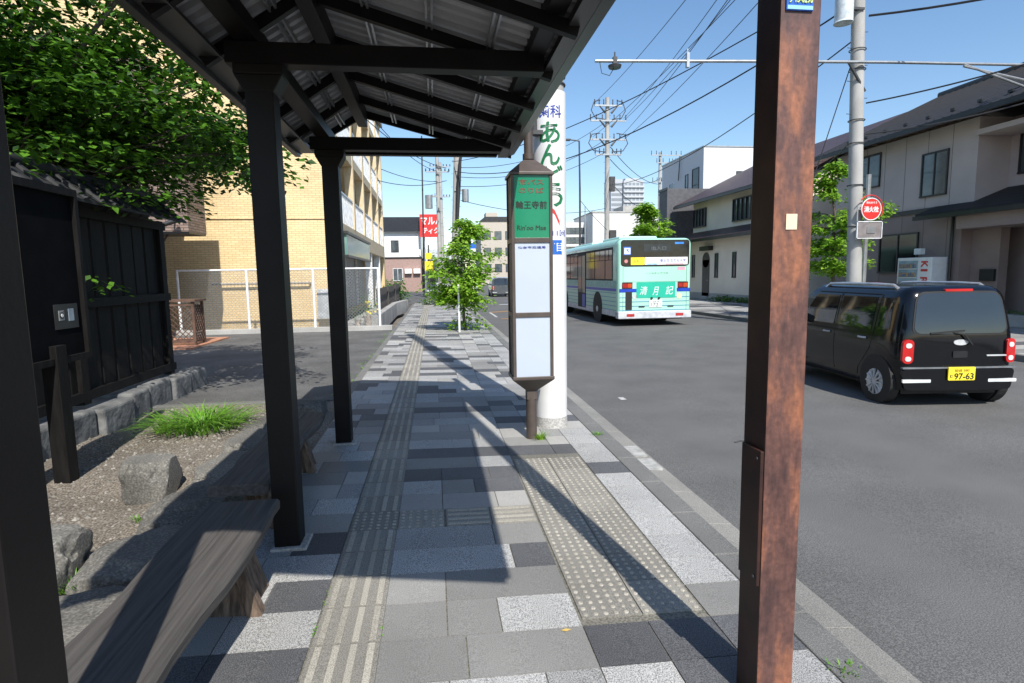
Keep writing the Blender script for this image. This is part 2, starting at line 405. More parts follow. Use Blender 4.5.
dots(-.28, 3.575); bars(.03, 3.575, 'x'); bars(.33, 3.575, 'x')
_P = PIT; PIT = .3
for i in range(8):
    dots(.64, 2.485 + .3 * i); dots(.94, 2.485 + .3 * i)
PIT = _P
struct('tactile_paving', g, [TACT, TACTB])
g = MB()
g.hexa([(x, yy, z) for x in (-.58, -.28) for yy in (33.6, 58) for z in (-.2, zs(x) + .004)])
struct('tactile_paving_far', g, TACTB)
g = MB(); g.hexa([(x, yy, z) for x in (-2.6, 1.563) for yy in (34.003, 60) for z in (-.3, zs(x) - .002)])
struct('footpath', g, LOT)
# parking lot and bare earth left of the pavement
g = MB(); g.box(-14, -1.28, 7.75, 17.75, -.3, -.003); struct('parking_lot', g, LOT)
g = MB()
N = 60
def dz(x, y): return .0 + .02 * sin(x * 3.1 + y * 1.3) + .015 * sin(y * 4.7 - x) - .0
vs = []; fs = []
for j in range(N + 1):
    for i in range(N + 1):
        x = -9 + (7.83) * i / N; y = -3 + 10.75 * j / N
        e = min(1, (-1.17 - x) * 3); vs.append((x, y, -.012 + e * dz(x, y) + R.uniform(-.003, .003)))
for j in range(N):
    for i in range(N): a = j * (N + 1) + i; fs.append((a, a + 1, a + N + 2, a + N + 1))
g.add(vs, fs); struct('dirt_ground', g, DIRT, smooth=True)
g = MB(); g.box(-1.28, -1.17, 7.75, 34, -.3, .012); struct('pavement_edging', g, CURB)
g = MB(); g.box(-9, -1.5, 7.60, 7.72, -.3, .03); struct('lot_edging', g, CURB, bevel=.01)
g = MB(); g.box(-14, -1.30, 17.75, 18.05, -.3, .13); struct('lot_kerb', g, CONC, bevel=.01)
g = MB(); g.box(-3.0, -1.85, 18.05, 38, -.3, .10); struct('forecourt', g, CONC)
# far pavement
g = MB(); 
g.box(10.74, 10.9, -20, 90, -.3, -.03); struct('kerb_opposite', g, CURB)
g = MB()
for i in range(200):
    y = -8 + .5 * i; x = 10.9
    if y > 75: break
    while x < 15.3:
        w = R.choice((.5, .9, 1.1)); m = R.choice((0, 0, 2, 1, 3)); g.box(x + .005, min(x + w, 15.4) - .005, y + .005, y + .495, -.3, -.03, m); x += w
struct('pavement_opposite', g, [T_LIGHT, T_MID, T_MID2, T_DARK])
g = MB(); g.box(15.4, 60, -30, 140, -.34, -.03); struct('plot_ground', g, GUTTER)
g = MB(); g.box(-60, -2.6, 38, 140, -.34, -.02); struct('plot_ground_left', g, LOT)

# gravel: loose stones on the earth
g = MB()
for i in range(2600):
    x = R.uniform(-4.3, -1.7); y = R.uniform(2.5, 7.6); s = R.uniform(.008, .022) * (1.5 if R.random() < .1 else 1)
    z = dz(x, y) - .012; a = R.uniform(0, pi)
    vs = [(x + s * cos(a + k * pi / 2) * R.uniform(.7, 1.1), y + s * sin(a + k * pi / 2) * R.uniform(.7, 1.1), z) for k in range(4)]
    vs.append((x, y, z + s * .7)); g.add(vs, [(0, 1, 4), (1, 2, 4), (2, 3, 4), (3, 0, 4)])
solo('gravel', g, mat('loose stones', (.09, .082, .07), .9, c2=(.32, .30, .265), scale=18), 'small grey loose stones scattered over the bare earth behind the benches', 'gravel', kind='stuff')

# ------------------------------------------------------------ bus shelter
sh = thing('bus_shelter', 'long black steel bus shelter with gabled corrugated roof over the left of the pavement', 'bus shelter', (-.9, 3.4, 0))
EV = 2.80; RX, RZ = -.64, 3.24; XL, XR = -1.25, .765
def zroofR(x): return RZ - (x - RX) * (RZ - EV - .04) / (XR - RX)
def zroofL(x): return RZ - (RX - x) * (RZ - EV - .04) / (RX - XL)
for yf in (1.165, 3.38, 5.52):
    p = MB(); p.box(-.975, -.83, yf, yf + .145, zs(-.9), 2.745)
    p.hexa([(x, y, z) for (x0, x1) in ((-1.03, -.775),) for x in (x0, x1) for y in (yf - .004, yf + .149) for z in (2.69, 2.745)])
    p.hexa([(-.978, yf - .003, 2.60), (-1.03, yf - .003, 2.69), (-.978, yf + .148, 2.60), (-1.03, yf + .148, 2.69), (-.827, yf - .003, 2.60), (-.775, yf - .003, 2.69), (-.827, yf + .148, 2.60), (-.775, yf + .148, 2.69)])
    o = p.build('post', M_BRN, sh, bevel=.006)
    b = MB(); b.box(-.995, -.79, yf - .03, yf + .175, zs(-.9) - .02, zs(-.9) + .016); b.build('footing', CONC, o, bevel=.006)
for yf in (1.21, 3.39, 5.53):
    p = MB(); p.box(-1.07, .66, yf, yf + .10, 2.747, 2.86);
    p.build('tie_beam', M_BRN, sh, bevel=.004)
Y0, Y1 = .33, 5.98
p = MB(); p.box(-1.02, -.9, Y0 + .05, Y1 - .08, 2.866, 2.96); p.build('eave_beam', M_BRN, sh, bevel=.004)
p = MB(); p.box(.56, .66, Y0 + .05, Y1 - .08, 2.83, 2.93); p.build('eave_beam', M_BRN, sh, bevel=.004)
p = MB(); p.box(RX - .045, RX + .045, Y0 + .02, Y1 - .02, RZ - .19, RZ - .045); p.build('ridge_beam', M_BRN, sh, bevel=.004)
y = Y0 + .06
while y < Y1 - .03:
    p = MB(); p.beam((RX + .03, y, RZ - .10), (XR - .04, y, zroofR(XR - .04) - .09), .045, .065); p.build('rafter', M_BRN, sh)
    p = MB(); p.beam((RX - .03, y, RZ - .10), (XL + .04, y, zroofL(XL + .04) - .09), .045, .065); p.build('rafter', M_BRN, sh)
    y += .62
for x in (-.35, .0, .34):
    for dx in (0, .03):
        p = MB(); p.beam((x + dx, Y0 + .06, zroofR(x + dx) - .055), (x + dx, Y1 - .06, zroofR(x + dx) - .055), .012, .03); p.build('purlin', M_STEEL, sh)
for x in (-.84,):
    for dx in (0, .03):
        p = MB(); p.beam((x + dx, Y0 + .06, zroofL(x + dx) - .055), (x + dx, Y1 - .06, zroofL(x + dx) - .055), .012, .03); p.build('purlin', M_STEEL, sh)
p = MB()
def sheet(xa, za, xb, zb):
    n = int((Y1 - Y0) / .105); prof = []
    for i in range(n):
        y = Y0 + i * .105; prof += [(y, 0), (y + .045, 0), (y + .05, .045), (y + .10, .045)]
    prof.append((Y1, 0))
    vs = []; k = len(prof)
    for t in (0, .018):
        for (y, h) in prof: vs += [(xa, y, za + h + t), (xb, y, zb + h + t)]
    fs = []
    for q in (0, 1):
        for i in range(k - 1): a = q * 2 * k + 2 * i; fs.append((a, a + 1, a + 3, a + 2))
    for e in (0, 1):
        for i in range(k - 1): a = 2 * i + e; b = 2 * k + a; fs.append((a, a + 2, b + 2, b))
    p.add(vs, fs)
sheet(RX, RZ - .02, XR + .03, EV + .03); sheet(XL - .03, EV + .03, RX, RZ - .02)
p.build('roof_sheet', M_SHEET, sh)
p = MB(); p.box(RX - .1, RX + .1, Y0 - .02, Y1 + .02, RZ + .02, RZ + .05); p.build('ridge_cap', M_FASC, sh)
p = MB(); p.prism([(XR - .005, EV - .02), (XR + .085, EV + .02), (XR + .085, EV + .15), (XR + .02, EV + .15)], Y0 - .03, Y1 + .03); p.build('fascia', M_FASC, sh, bevel=.003)
p = MB(); p.prism([(XR - .09, EV - .022), (XR - .008, EV - .022), (XR - .008, EV + .02), (XR - .09, EV + .02)], Y0, Y1); p.build('gutter_trim', M_FASC, sh)
p = MB(); p.prism([(XL + .0, EV - .03), (XL - .05, EV - .03), (XL - .05, EV + .15), (XL, EV + .15)], Y0 - .03, Y1 + .03); p.build('fascia', M_FASC, sh, bevel=.003)
p = MB(); p.box(XL + .002, XL + .14, Y0, Y1, EV - .0, EV + .02); p.build('gutter_trim', M_FASC, sh)
for yy in (Y0 - .045, Y1 + .01):
    p = MB(); p.prism([(XL - .03, EV - .02), (RX, RZ - .09), (XR + .05, EV - .02), (XR + .05, EV + .12), (RX, RZ + .06), (XL - .03, EV + .12)], yy, yy + .035); p.build('bargeboard', M_BRN, sh)
p = MB(); p.box(-1.1, .66, Y1 - .1, Y1 - .02, 2.775, 2.84); p.build('end_plate', M_BRN, sh, bevel=.003)

# ------------------------------------------------------------ benches
def plank(x0, x1, y0, y1, z0, z1, seed):
    """thick hand-sawn plank with a wavy live edge"""
    q = random.Random(seed); p = MB(); n = 26; vs = []
    for i in range(n + 1):
        y = y0 + (y1 - y0) * i / n
        wa = .012 * sin(i * .7 + seed) + q.uniform(-.004, .004); wb = .016 * sin(i * .5 + 2 * seed) + q.uniform(-.005, .005)
        ring = [(x0 + wa, z0 + .012), (x0 + wa, z1 - .012), (x0 + wa + .012, z1), ((x0 + x1) / 2 - .01, z1 + q.uniform(-.001, .001)), ((x0 + x1) / 2, z1 - .006), ((x0 + x1) / 2 + .01, z1 + q.uniform(-.001, .001)), (x1 + wb - .014, z1), (x1 + wb, z1 - .014), (x1 + wb - .004, z0 + .02), (x1 + wb - .03, z0)]
        vs += [(x, y, z) for x, z in ring]
    k = 10; fs = [(i * k + j, i * k + (j + 1) % k, (i + 1) * k + (j + 1) % k, (i + 1) * k + j) for i in range(n) for j in range(k)]
    fs += [tuple(range(k)), tuple(range(n * k, n * k + k))]
    p.add(vs, fs); return p
def bench(name, label, x0, x1, y0, y1, top, seed, legs):
    b = thing(name, label, 'bench', ((x0 + x1) / 2, (y0 + y1) / 2, 0), 'timber benches under the shelter')
    plank(x0, x1, y0, y1, top - .075, top, seed).build('seat', M_BENCH, b)
    for (yy, w) in legs:
        p = MB(); q = random.Random(int(yy * 100))
        xs0, xs1 = x0 + .05, x1 - .10
        p.hexa([(xs0, yy, 0), (xs0 + .07, yy + .04, top - .075), (xs0, yy + w, 0), (xs0 + .07, yy + w - .04, top - .075), (xs1 + .04, yy - .02, 0), (xs1 - .06, yy + .04, top - .075), (xs1 + .06, yy + w, 0), (xs1 - .03, yy + w - .05, top - .075)])
        p.build('leg', M_LOG, b, bevel=.02)
        p = MB(); p.hexa([(xs1 + .03, yy - .03, 0), (xs1 - .05, yy, top - .1), (xs1 + .03, yy + .04, 0), (xs1 - .05, yy + .03, top - .1), (xs1 + .10, yy - .03, 0), (xs1 + .0, yy, top - .1), (xs1 + .1, yy + .05, 0), (xs1, yy + .03, top - .1)])
        p.build('brace', M_LOG, b, bevel=.008)
bench('plank_bench', 'nearest long weathered timber plank bench running towards the viewer on split logs', -1.24, -.85, .35, 3.14, .42, 2, ((.8, .25), (2.72, .28)))
bench('plank_bench', 'farther timber plank bench between the two shelter posts beyond the first bench', -1.34, -1.0, 3.46, 5.28, .40, 5, ((3.7, .2), (4.75, .26)))

# ------------------------------------------------------------ rocks
def rock(name, label, c, r, seed, group=None, sub=3, flat=1.0):
    import bmesh
    from mathutils import noise
    sub = 4; bm = bmesh.new(); bmesh.ops.create_icosphere(bm, subdivisions=sub + 1, radius=1)
    o = Vector((seed * 7.3, seed * 1.7, seed * 3.1)); sub = 4
    for v in bm.verts:
        d = v.co.normalized(); n1 = noise.noise(d * 1.1 + o); n2 = noise.noise(d * 3.2 + o); n3 = noise.noise(d * 9 + o)
        k = 1 + .32 * n1 + .13 * n2 + .05 * n3 + .018 * noise.noise(d * 24 + o)
        q = Vector((max(-.78, min(.78, d.x * k)), max(-.8, min(.8, d.y * k)), max(-.5, min(.72 * flat, d.z * k)))) * 1.1
        v.co = Vector((q.x * r[0], q.y * r[1], q.z * r[2])) + Vector(c)
    me = bpy.data.meshes.new(name); bm.to_mesh(me); bm.free(); me.materials.append(M_ROCK)
    me.polygons.foreach_set('use_smooth', [True] * len(me.polygons)); me.set_sharp_from_angle(angle=radians(35))
    ob = bpy.data.objects.new(name, me); COL.objects.link(ob)
    return tag(ob, label, 'rock', group)
rock('boulder', 'pale sunlit round boulder standing alone on the bare earth behind the bench', (-2.2, 4.6, .07), (.20, .20, .23), 1)
rock('boulder', 'grey pointed boulder beside the nearest shelter post at the left', (-2.16, 3.22, .07), (.25, .24, .24), 4)
edge = [(-1.62, 1.9, .32, .42, .16, 'flat mottled stone beside the near end of the nearest bench'),
        (-1.66, 2.66, .32, .36, .18, 'rough speckled stone half behind the nearest bench, in front of the pointed boulder'),
        (-1.68, 3.36, .28, .34, .19, 'dark edging stone behind the far half of the nearest bench'),
        (-1.68, 4.1, .3, .42, .20, 'broad dark edging stone right of the pale round boulder'),
        (-1.72, 4.92, .26, .4, .17, 'shaded edging stone behind the near half of the farther bench'),
        (-1.76, 5.65, .26, .36, .17, 'shaded edging stone behind the far half of the farther bench'),
        (-1.8, 6.35, .24, .36, .16, 'dark edging stone beyond the far end of the farther bench, right of the grass clump'),
        (-1.52, 7.05, .2, .26, .22, 'small upright dark stone at the end of the stone row by the parking lot')]
for i, (x, y, a, b, h, l) in enumerate(edge): rock('edging_stone', l, (x, y, -.01), (a, b, h * .85), i + 11, 'stones edging the bare earth')

# ------------------------------------------------------------ leaves
def leafquad(mb, p, d, s, nrm):
    w = d.cross(nrm)
    if w.length < 1e-4: w = Vector((1, 0, 0))
    w.normalize(); w *= s * .36
    mb.add([p, p + d * s * .45 + w, p + d * s - nrm * s * .12, p + d * s * .45 - w], [(0, 1, 2), (0, 2, 3)])
def spray(mb, c, out, r, n, s, q, flat=.22, droop=.35):
    """a flat layer of leaves round a twig end"""
    for _ in range(n):
        a = q.uniform(0, 2 * pi); k = math.sqrt(q.random()) * r * (1 + .35 * sin(3 * a + c.x * 5))
        p = c + Vector((cos(a) * k, sin(a) * k, q.gauss(0, flat * r) - droop * k * k / r))
        d = (Vector((cos(a), sin(a), q.uniform(-.7, .15))) + out * .5 + Vector((q.gauss(0, .4), q.gauss(0, .4), 0))).normalized()
        nr = Vector((q.gauss(0, .4), q.gauss(0, .4), 1)).normalized()
        leafquad(mb, p, d, s * q.uniform(.6, 1.25), nr)
def grass(name, label, c, r, n, h, seed, cat='grass', m=None, kind=None, group=None):
    q = random.Random(seed); mb = MB()
    for _ in range(n):
        a = q.uniform(0, 2 * pi); k = q.random() ** .7 * r * .45; b = Vector(c) + Vector((cos(a) * k * 1.3, sin(a) * k, 0))
        L = h * q.uniform(.6, 1.15); lean = q.uniform(.9, 1.55) if h > .3 else q.uniform(.4, 1.3); dd = Vector((cos(a + q.gauss(0, .5)), sin(a + q.gauss(0, .5)), 0))
        w = Vector((-dd.y, dd.x, 0)) * (.0075 if h > .15 else .004); pts = []
        for t in (0, .35, .7, 1): pts.append(b + dd * (lean * L * t * t * .9) + Vector((0, 0, L * (t - .42 * lean * t * t))))
        vs = []
        for i, pp in enumerate(pts[:3]): ww = w * (1 - .25 * i); vs += [pp - ww, pp + ww]
        vs.append(pts[3]); mb.add(vs, [(0, 1, 3, 2), (2, 3, 5, 4), (4, 5, 6)])
    return solo(name, mb, m or L_GRASS, label, cat, group, kind)
grass('grass_clump', 'wide bright green clump of long grass growing from the bare earth', (-2.55, 6.5, 0), .78, 560, .33, 3, cat='plant')
grass('weed_tuft', 'small green weed growing at the foot of the bus stop post', (.99, 5.48, -.02), .09, 90, .10, 4, cat='plant', m=L_STREET)
grass('weed_tuft', 'low green weed between the pointed boulder and the speckled stone', (-1.92, 3.12, .02), .16, 110, .08, 5, cat='plant')
grass('weed_tuft', 'sparse dry weed in the kerb joint beside the rusty post', (1.62, 2.0, -.03), .12, 22, .03, 6, cat='plant')
grass('weed_tuft', 'tiny weed in the kerb beside the white wrapped pole', (1.6, 5.55, -.03), .1, 30, .05, 8, cat='plant')
grass('weed_tuft', 'thin green weed on the earth below the pale round boulder', (-1.98, 4.0, .01), .12, 40, .05, 9, cat='plant')
mb = MB(); q = random.Random(9)
for _ in range(22):
    x = q.choice((-.584, -.584, -.284, -1.17)); y = q.uniform(1.8, 9) if q.random() < .5 else q.choice((2.56, 2.86, 2.8, 3.16, 3.4)) + q.uniform(-.05, .05)
    for k in range(5): leafquad(mb, Vector((x + q.gauss(0, .006), y + q.gauss(0, .03), zs(x))), Vector((q.gauss(0, 1), q.gauss(0, 1), .5)).normalized(), .012, Vector((0, 0, 1)))
for _ in range(60):
    x = -1.28 + q.gauss(0, .06); y = q.uniform(7.8, 17.5)
    for k in range(8): leafquad(mb, Vector((x + q.gauss(0, .04), y + q.gauss(0, .08), 0)), Vector((q.gauss(0, 1), q.gauss(0, 1), .9)).normalized(), .025, Vector((0, 0, 1)))
solo('moss', mb, L_GRASS, 'moss and tiny weeds in the joints and along the left edge of the paving', 'moss', kind='stuff')

mb = MB(); mb.add([(.52, 2.40, -.004), (.545, 2.392, -.006), (.57, 2.40, -.004), (.545, 2.408, -.002)], [(0, 1, 2, 3)])
solo('fallen_leaf', mb, mat('dry yellow leaf', (.6, .42, .12), .7), 'single dry yellow leaf lying on the paving below the bumpy tactile pad', 'leaf')
# ------------------------------------------------------------ timber fence, notice board
fe = thing('timber_fence', 'black slatted timber fence with a dark tiled cap on a stone base', 'fence', (-3.75, 6, 0))
FX = -3.75
p = MB(); yy = .4
while yy < 8.6: w_ = R.choice((.24, .25, .27)); p.box(FX - .02, FX + .02, yy, yy + w_, .42, 2.36); yy += .3
p.build('slat_panel', M_BLK, fe)
for yy in (.5, 2.5, 4.5, 6.5, 8.52): p = MB(); p.box(FX - .07, FX + .07, yy, yy + .13, .3, 2.40); p.build('post', M_BLK, fe, bevel=.006)
for z0 in (.34, 1.32, 2.28): p = MB(); p.box(FX + .022, FX + .075, .4, 8.7, z0, z0 + .1); p.build('rail', M_BLK, fe)
p = MB()
for s_ in (-1, 1): p.add([(FX, .2, 2.67), (FX, 8.85, 2.67), (FX + .30 * s_, 8.85, 2.42), (FX + .30 * s_, .2, 2.42), (FX, .2, 2.64), (FX, 8.85, 2.64), (FX + .3 * s_, 8.85, 2.39), (FX + .3 * s_, .2, 2.39)], [(0, 1, 2, 3), (4, 7, 6, 5), (2, 6, 7, 3), (0, 3, 7, 4), (1, 5, 6, 2)])
p.build('roof_cap', M_TILE, fe)
p = MB()
yy = .25
while yy < 8.85:
    for s_ in (-1, 1): p.tube((FX, yy, 2.68), (FX + .31 * s_, yy, 2.42), .035, n=8)
    yy += .27
p.tube((FX, .2, 2.71), (FX, 8.88, 2.71), .06, n=10)
p.build('roof_tile', M_TILE, fe, smooth=True)
p = MB(); yy = .2
while yy < 9.2:
    w = R.uniform(.42, .7); h = R.uniform(.22, .31); p.hexa([(x, y_, z) for x, in ((FX - .25,), (FX + .22 + R.uniform(-.03, .05),)) for y_ in (yy + .01, yy + w - .01) for z in (-.15, h)]); yy += w
p.build('base_stone', M_STONE, fe, bevel=.035, seg=3)
nb = thing('notice_board', 'black timber notice board on posts with two small pale cards, in front of the fence', 'notice board', (-3, 5, 0))
for yy in (3.92, 4.90): p = MB(); p.box(-3.06, -2.94, yy, yy + .13, -.05, 1.1); p.build('leg', M_BLK, nb, bevel=.005)
p = MB(); p.box(-3.04, -2.99, 3.9, 5.36, 1.0, 2.3); p.build('board', mat('black board', (.005, .0055, .0065), .8, spec=.05), nb)
p = MB(); p.box(-3.07, -2.955, 3.86, 5.4, .95, 1.0); p.box(-3.07, -2.955, 3.86, 5.4, 2.3, 2.36); p.box(-3.07, -2.955, 3.86, 3.9, 1.0, 2.3); p.box(-3.07, -2.955, 5.36, 5.4, 1.0, 2.3); p.build('frame', M_BLK, nb)
p = MB(); p.box(-2.99, -2.982, 5.0, 5.3, 1.22, 1.42); cdp = p.build('card', mat('dark card', (.02, .02, .022), .4), nb)
p = MB(); p.box(-2.982, -2.979, 5.045, 5.115, 1.29, 1.37); p.build('icon', mat('grey print', (.3, .3, .3), .6), cdp, bevel=.0)
p = MB(); p.disc((-2.978, 5.08, 1.33), .027, .004, axis='x'); p.box(-2.980, -2.976, 5.1, 5.108, 1.355, 1.363); p.build('icon_mark', M_TXTBLK, cdp)
p = MB(); p.disc((-2.976, 5.08, 1.33), .015, .005, axis='x'); p.build('icon_mark', M_WHITE, cdp)
p = MB(); p.box(-2.982, -2.979, 5.17, 5.24, 1.28, 1.38); p.build('pale_square', mat('pale blue card', (.28, .34, .4), .5), cdp)

# ------------------------------------------------------------ bus stop
bs = thing('bus_stop_sign', 'brown lantern shaped bus stop sign with green and white faces on a round post', 'bus stop sign', (.92, 5.6, -.02))
bx0, bx1, by0, by1 = .722, 1.110, 5.36, 5.70
cxs, cys = (bx0 + bx1) / 2, (by0 + by1) / 2
p = MB(); p.tube((cxs, cys, -.02), (cxs, cys, .40), .054, .054, 20); p.build('post', M_STOP, bs, smooth=True)
p = MB(); p.tube((cxs, cys, 2.62), (cxs, cys, 3.75), .042, .042, 20); p.disc((cxs, cys, 2.70), .055, .05, axis='z'); p.build('upper_post', M_STOP, bs, smooth=True)
def frust(p, a, b, z0, z1): p.hexa([(cxs + s1 * h, cys + s2 * k, z) for s1 in (-1, 1) for s2 in (-1, 1) for (h, k, z) in ((a[0], a[1], z0), (b[0], b[1], z1))])
hx, hy = (bx1 - bx0) / 2, (by1 - by0) / 2
p = MB(); frust(p, (hx + .012, hy + .012), (hx + .012, hy + .012), 2.51, 2.535); frust(p, (hx + .012, hy + .012), (.055, .055), 2.535, 2.665); p.build('cap', M_STOP, bs, bevel=.004)
p = MB(); frust(p, (hx + .008, hy + .008), (hx + .008, hy + .008), .60, .63); frust(p, (.05, .05), (hx + .008, hy + .008), .47, .60); frust(p, (.05, .05), (.05, .05), .38, .47); p.build('bottom_cap', M_STOP, bs, bevel=.004)
p = MB()
for sx in (bx0, bx1 - .03):
    for sy in (by0, by1 - .03): p.box(sx, sx + .03, sy, sy + .03, .63, 2.51)
for z0 in (1.20, 1.895):
    p.box(bx0 + .03, bx1 - .03, by0, by0 + .028, z0, z0 + .045)
    p.box(bx0, bx0 + .028, by0 + .03, by1 - .03, z0, z0 + .045)
p.build('frame', M_STOP, bs, bevel=.003)
p = MB(); p.box(bx0 + .03, bx1 - .03, by0 + .012, by0 + .02, 1.94, 2.51); gp = p.build('green_panel', M_SGREEN, bs)
p = MB(); p.box(bx0 + .03, bx1 - .03, by0 + .012, by0 + .02, 1.245, 1.895); wp = p.build('timetable_panel', M_SWHITE, bs)
p = MB(); p.box(bx0 + .03, bx1 - .03, by0 + .012, by0 + .02, .63, 1.20); p.build('lower_panel', M_SWHITE, bs)
p = MB(); p.box(bx0 + .012, bx0 + .02, by0 + .03, by1 - .03, .63, 2.51); p.box(bx1 - .02, bx1 - .012, by0 + .03, by1 - .03, .63, 2.51); p.box(bx0 + .03, bx1 - .03, by1 - .02, by1 - .012, .63, 2.51)
p.build('side_panel', mat('weathered brown side', (.09, .075, .065), .6, c2=(.3, .3, .28), scale=20, stretch=(1, 1, .3)), bs)
yf = by0 + .0115
text('lettering', '市バス', gp, (bx0 + .075, yf, 2.42), (1, 0, 0), (0, 0, 1), .05, M_TXTRED, width=.23, bold=.012)
text('lettering', 'のりば', gp, (bx0 + .075, yf, 2.345), (1, 0, 0), (0, 0, 1), .05, M_TXTRED, width=.23, bold=.012)
text('lettering', '輪王寺前', gp, (bx0 + .045, yf, 2.205), (1, 0, 0), (0, 0, 1), .07, M_TXTBLK, width=.29, bold=.018)
text('lettering', "Rin'oo Mae", gp, (bx0 + .055, yf, 2.01), (1, 0, 0), (0, 0, 1), .045, M_TXTBLK, width=.27, bold=.008)
text('lettering', '仙台市交通局', wp, (bx0 + .06, yf, 1.84), (1, 0, 0), (0, 0, 1), .022, M_DBLUE, width=.26, bold=.008)

# ------------------------------------------------------------ wrapped concrete pole
def rung_pole(name, label, base, h, r0, r1, lean=(0, 0), group=None, n=24, mt=None, rungs=True, cat='utility pole'):
    t = thing(name, label, cat, base, group)
    b = Vector(base); top = b + Vector((lean[0] * h, lean[1] * h, h))
    p = MB(); p.tube(b - Vector((0, 0, .02)), top, r0, r1, n); sh_ = p.build('shaft', mt or M_POLE, t, smooth=True)
    if rungs:
        p = MB(); z = 2.4; k = 0
        while z < h - .6:
            c = b.lerp(top, z / h); s = 1 if k % 2 else -1; rr = r0 + (r1 - r0) * z / h
            p.tube(c + Vector((s * rr * .8, 0, 0)), c + Vector((s * (rr + .13), 0, .01)), .009, n=6); z += .42; k += 1
        p.build('step_bolt', M_DSTEEL, t)
    return t, b, top
PX, PY = 1.215, 6.02
wpole, _, _ = rung_pole('utility_pole', 'thick concrete pole wrapped in a white dental clinic advertisement behind the bus stop', (PX, PY, -.02), 11, .166, .13, n=40, rungs=False)
def cylpanel(cx, cy, r, t0, t1, z0, z1, th=.003, n=40):
    p = MB(); vs = []
    for i in range(n + 1):
        t = t0 + (t1 - t0) * i / n
        for rr in (r, r + th):
            for z in (z0, z1): vs.append((cx + rr * sin(t), cy - rr * cos(t), z))
    fs = []
    for i in range(n):
        a = 4 * i; b = a + 4; fs += [(a, b, b + 1, a + 1), (a + 2, a + 3, b + 3, b + 2), (a + 1, b + 1, b + 3, a + 3), (a, a + 2, b + 2, b)]
    fs += [(0, 1, 3, 2), (4 * n, 4 * n + 2, 4 * n + 3, 4 * n + 1)]
    p.add(vs, fs); return p
RW = .168
wr = cylpanel(PX, PY, RW, -pi * .97, pi * .97, .085, 3.42).build('advert_wrap', M_WRAP, wpole, smooth=True)
def ctext(s, ang_c, w, z, h, m, bold=.02):
    r = RW + .0036; return text('lettering', s, wr, (0, 0, z), (1, 0, 0), (0, 0, 1), h, m, width=w, bold=bold, cyl=(PX, PY, r, ang_c - w / r / 2), depth=.0012)
A0 = -.13
ctext('歯科', A0, .235, 3.15, .12, M_DBLUE)
for i, ch in enumerate('あんどう'): ctext(ch, A0 - .02 + .2 * (i > 1), .2, (2.905, 2.69, 2.485, 2.27)[i], .2, M_GRNTXT, bold=.035)
ctext('11回', A0 + .55, .16, 1.985, .06, M_DBLUE, bold=.01)
p = MB(); r = RW + .005
def cp(a, z, rr=r): return (PX + rr * sin(a), PY - rr * cos(a), z)
for (a0, z0, a1, z1) in ((-.35, 2.26, .1, 2.2), (.1, 2.2, .42, 2.09)):
    vs = []
    for k in range(9):
        a = a0 + (a1 - a0) * k / 8; z = z0 + (z1 - z0) * k / 8; vs += [cp(a, z), cp(a, z + .045)]
    p.add(vs, [(2 * k, 2 * k + 2, 2 * k + 3, 2 * k + 1) for k in range(8)])
p.build('red_arrow', M_RED, wr)
bl = cylpanel(PX, PY, RW + .0036, -.6, .58, 1.80, 1.945, .0012).build('blue_panel', M_BLUE, wr)
text('lettering', '三丁目', bl, (0, 0, 1.83), (1, 0, 0), (0, 0, 1), .085, M_WHITE, width=.26, bold=.01, cyl=(PX, PY, RW + .005, -.92), depth=.0012)
p = MB()
for z in (3.5, 3.58): p.path([(PX + .16 * cos(t), PY + .16 * sin(t), z) for t in [k * pi / 12 for k in range(25)]], .012, 6)
p.build('steel_band', M_DSTEEL, wpole)
p = MB(); p.tube((PX - .17, PY - .1, 3.0), (PX - .17, PY - .1, 7), .028, n=12); p.box(PX - .2, PX - .1, PY - .2, PY - .1, 2.98, 3.02); p.build('conduit', M_DSTEEL, wpole)
p = MB(); p.tube((PX, PY, -.03), (PX, PY, .083), .176, .172, 40); p.build('collar', CONC, wpole, smooth=True)

# ------------------------------------------------------------ rusty post
rp = thing('steel_post', 'square rusty brown steel post standing by the kerb in the foreground', 'post', (1.205, 1.92, -.02))
p = MB(); p.box(1.14, 1.283, 1.845, 1.99, -.03, 6.0); p.mi[0] = 1; p.build('column', [M_RUST, mat('shade darkened brown paint', (.022, .012, .011), .5, c2=(.045, .02, .016), scale=8, spec=.3)], rp, bevel=.006)  # left face: its shade is painted in as a darker brown
p = MB(); p.box(1.126, 1.1395, 1.848, 1.975, .46, .965); cv = p.build('cover_plate', mat('shade darkened brown paint', (.022, .012, .011), .5), rp, bevel=.003)
for z in (.49, .935): p = MB(); p.disc((1.125, 1.868, z), .006, .006, axis='x'); p.build('screw', M_DSTEEL, cv)
p = MB(); p.box(1.155, 1.25, 1.838, 1.8445, 2.437, 2.55); pl = p.build('number_plate', mat('blue number plate', (.02, .1, .42), .35), rp, bevel=.002)
p = MB(); p.box(1.158, 1.247, 1.8365, 1.838, 2.44, 2.452); p.build('plate_border', M_SKYB, pl)
text('lettering', 'ク15-0290', pl, (1.162, 1.8375, 2.459), (1, 0, 0), (0, 0, 1), .03, mat('yellow green digits', (.6, .7, .2), .5), width=.082, bold=.01)
p = MB(); p.box(1.185, 1.225, 1.842, 1.8445, 1.738, 1.790); p.build('tape', M_CREAM, rp)

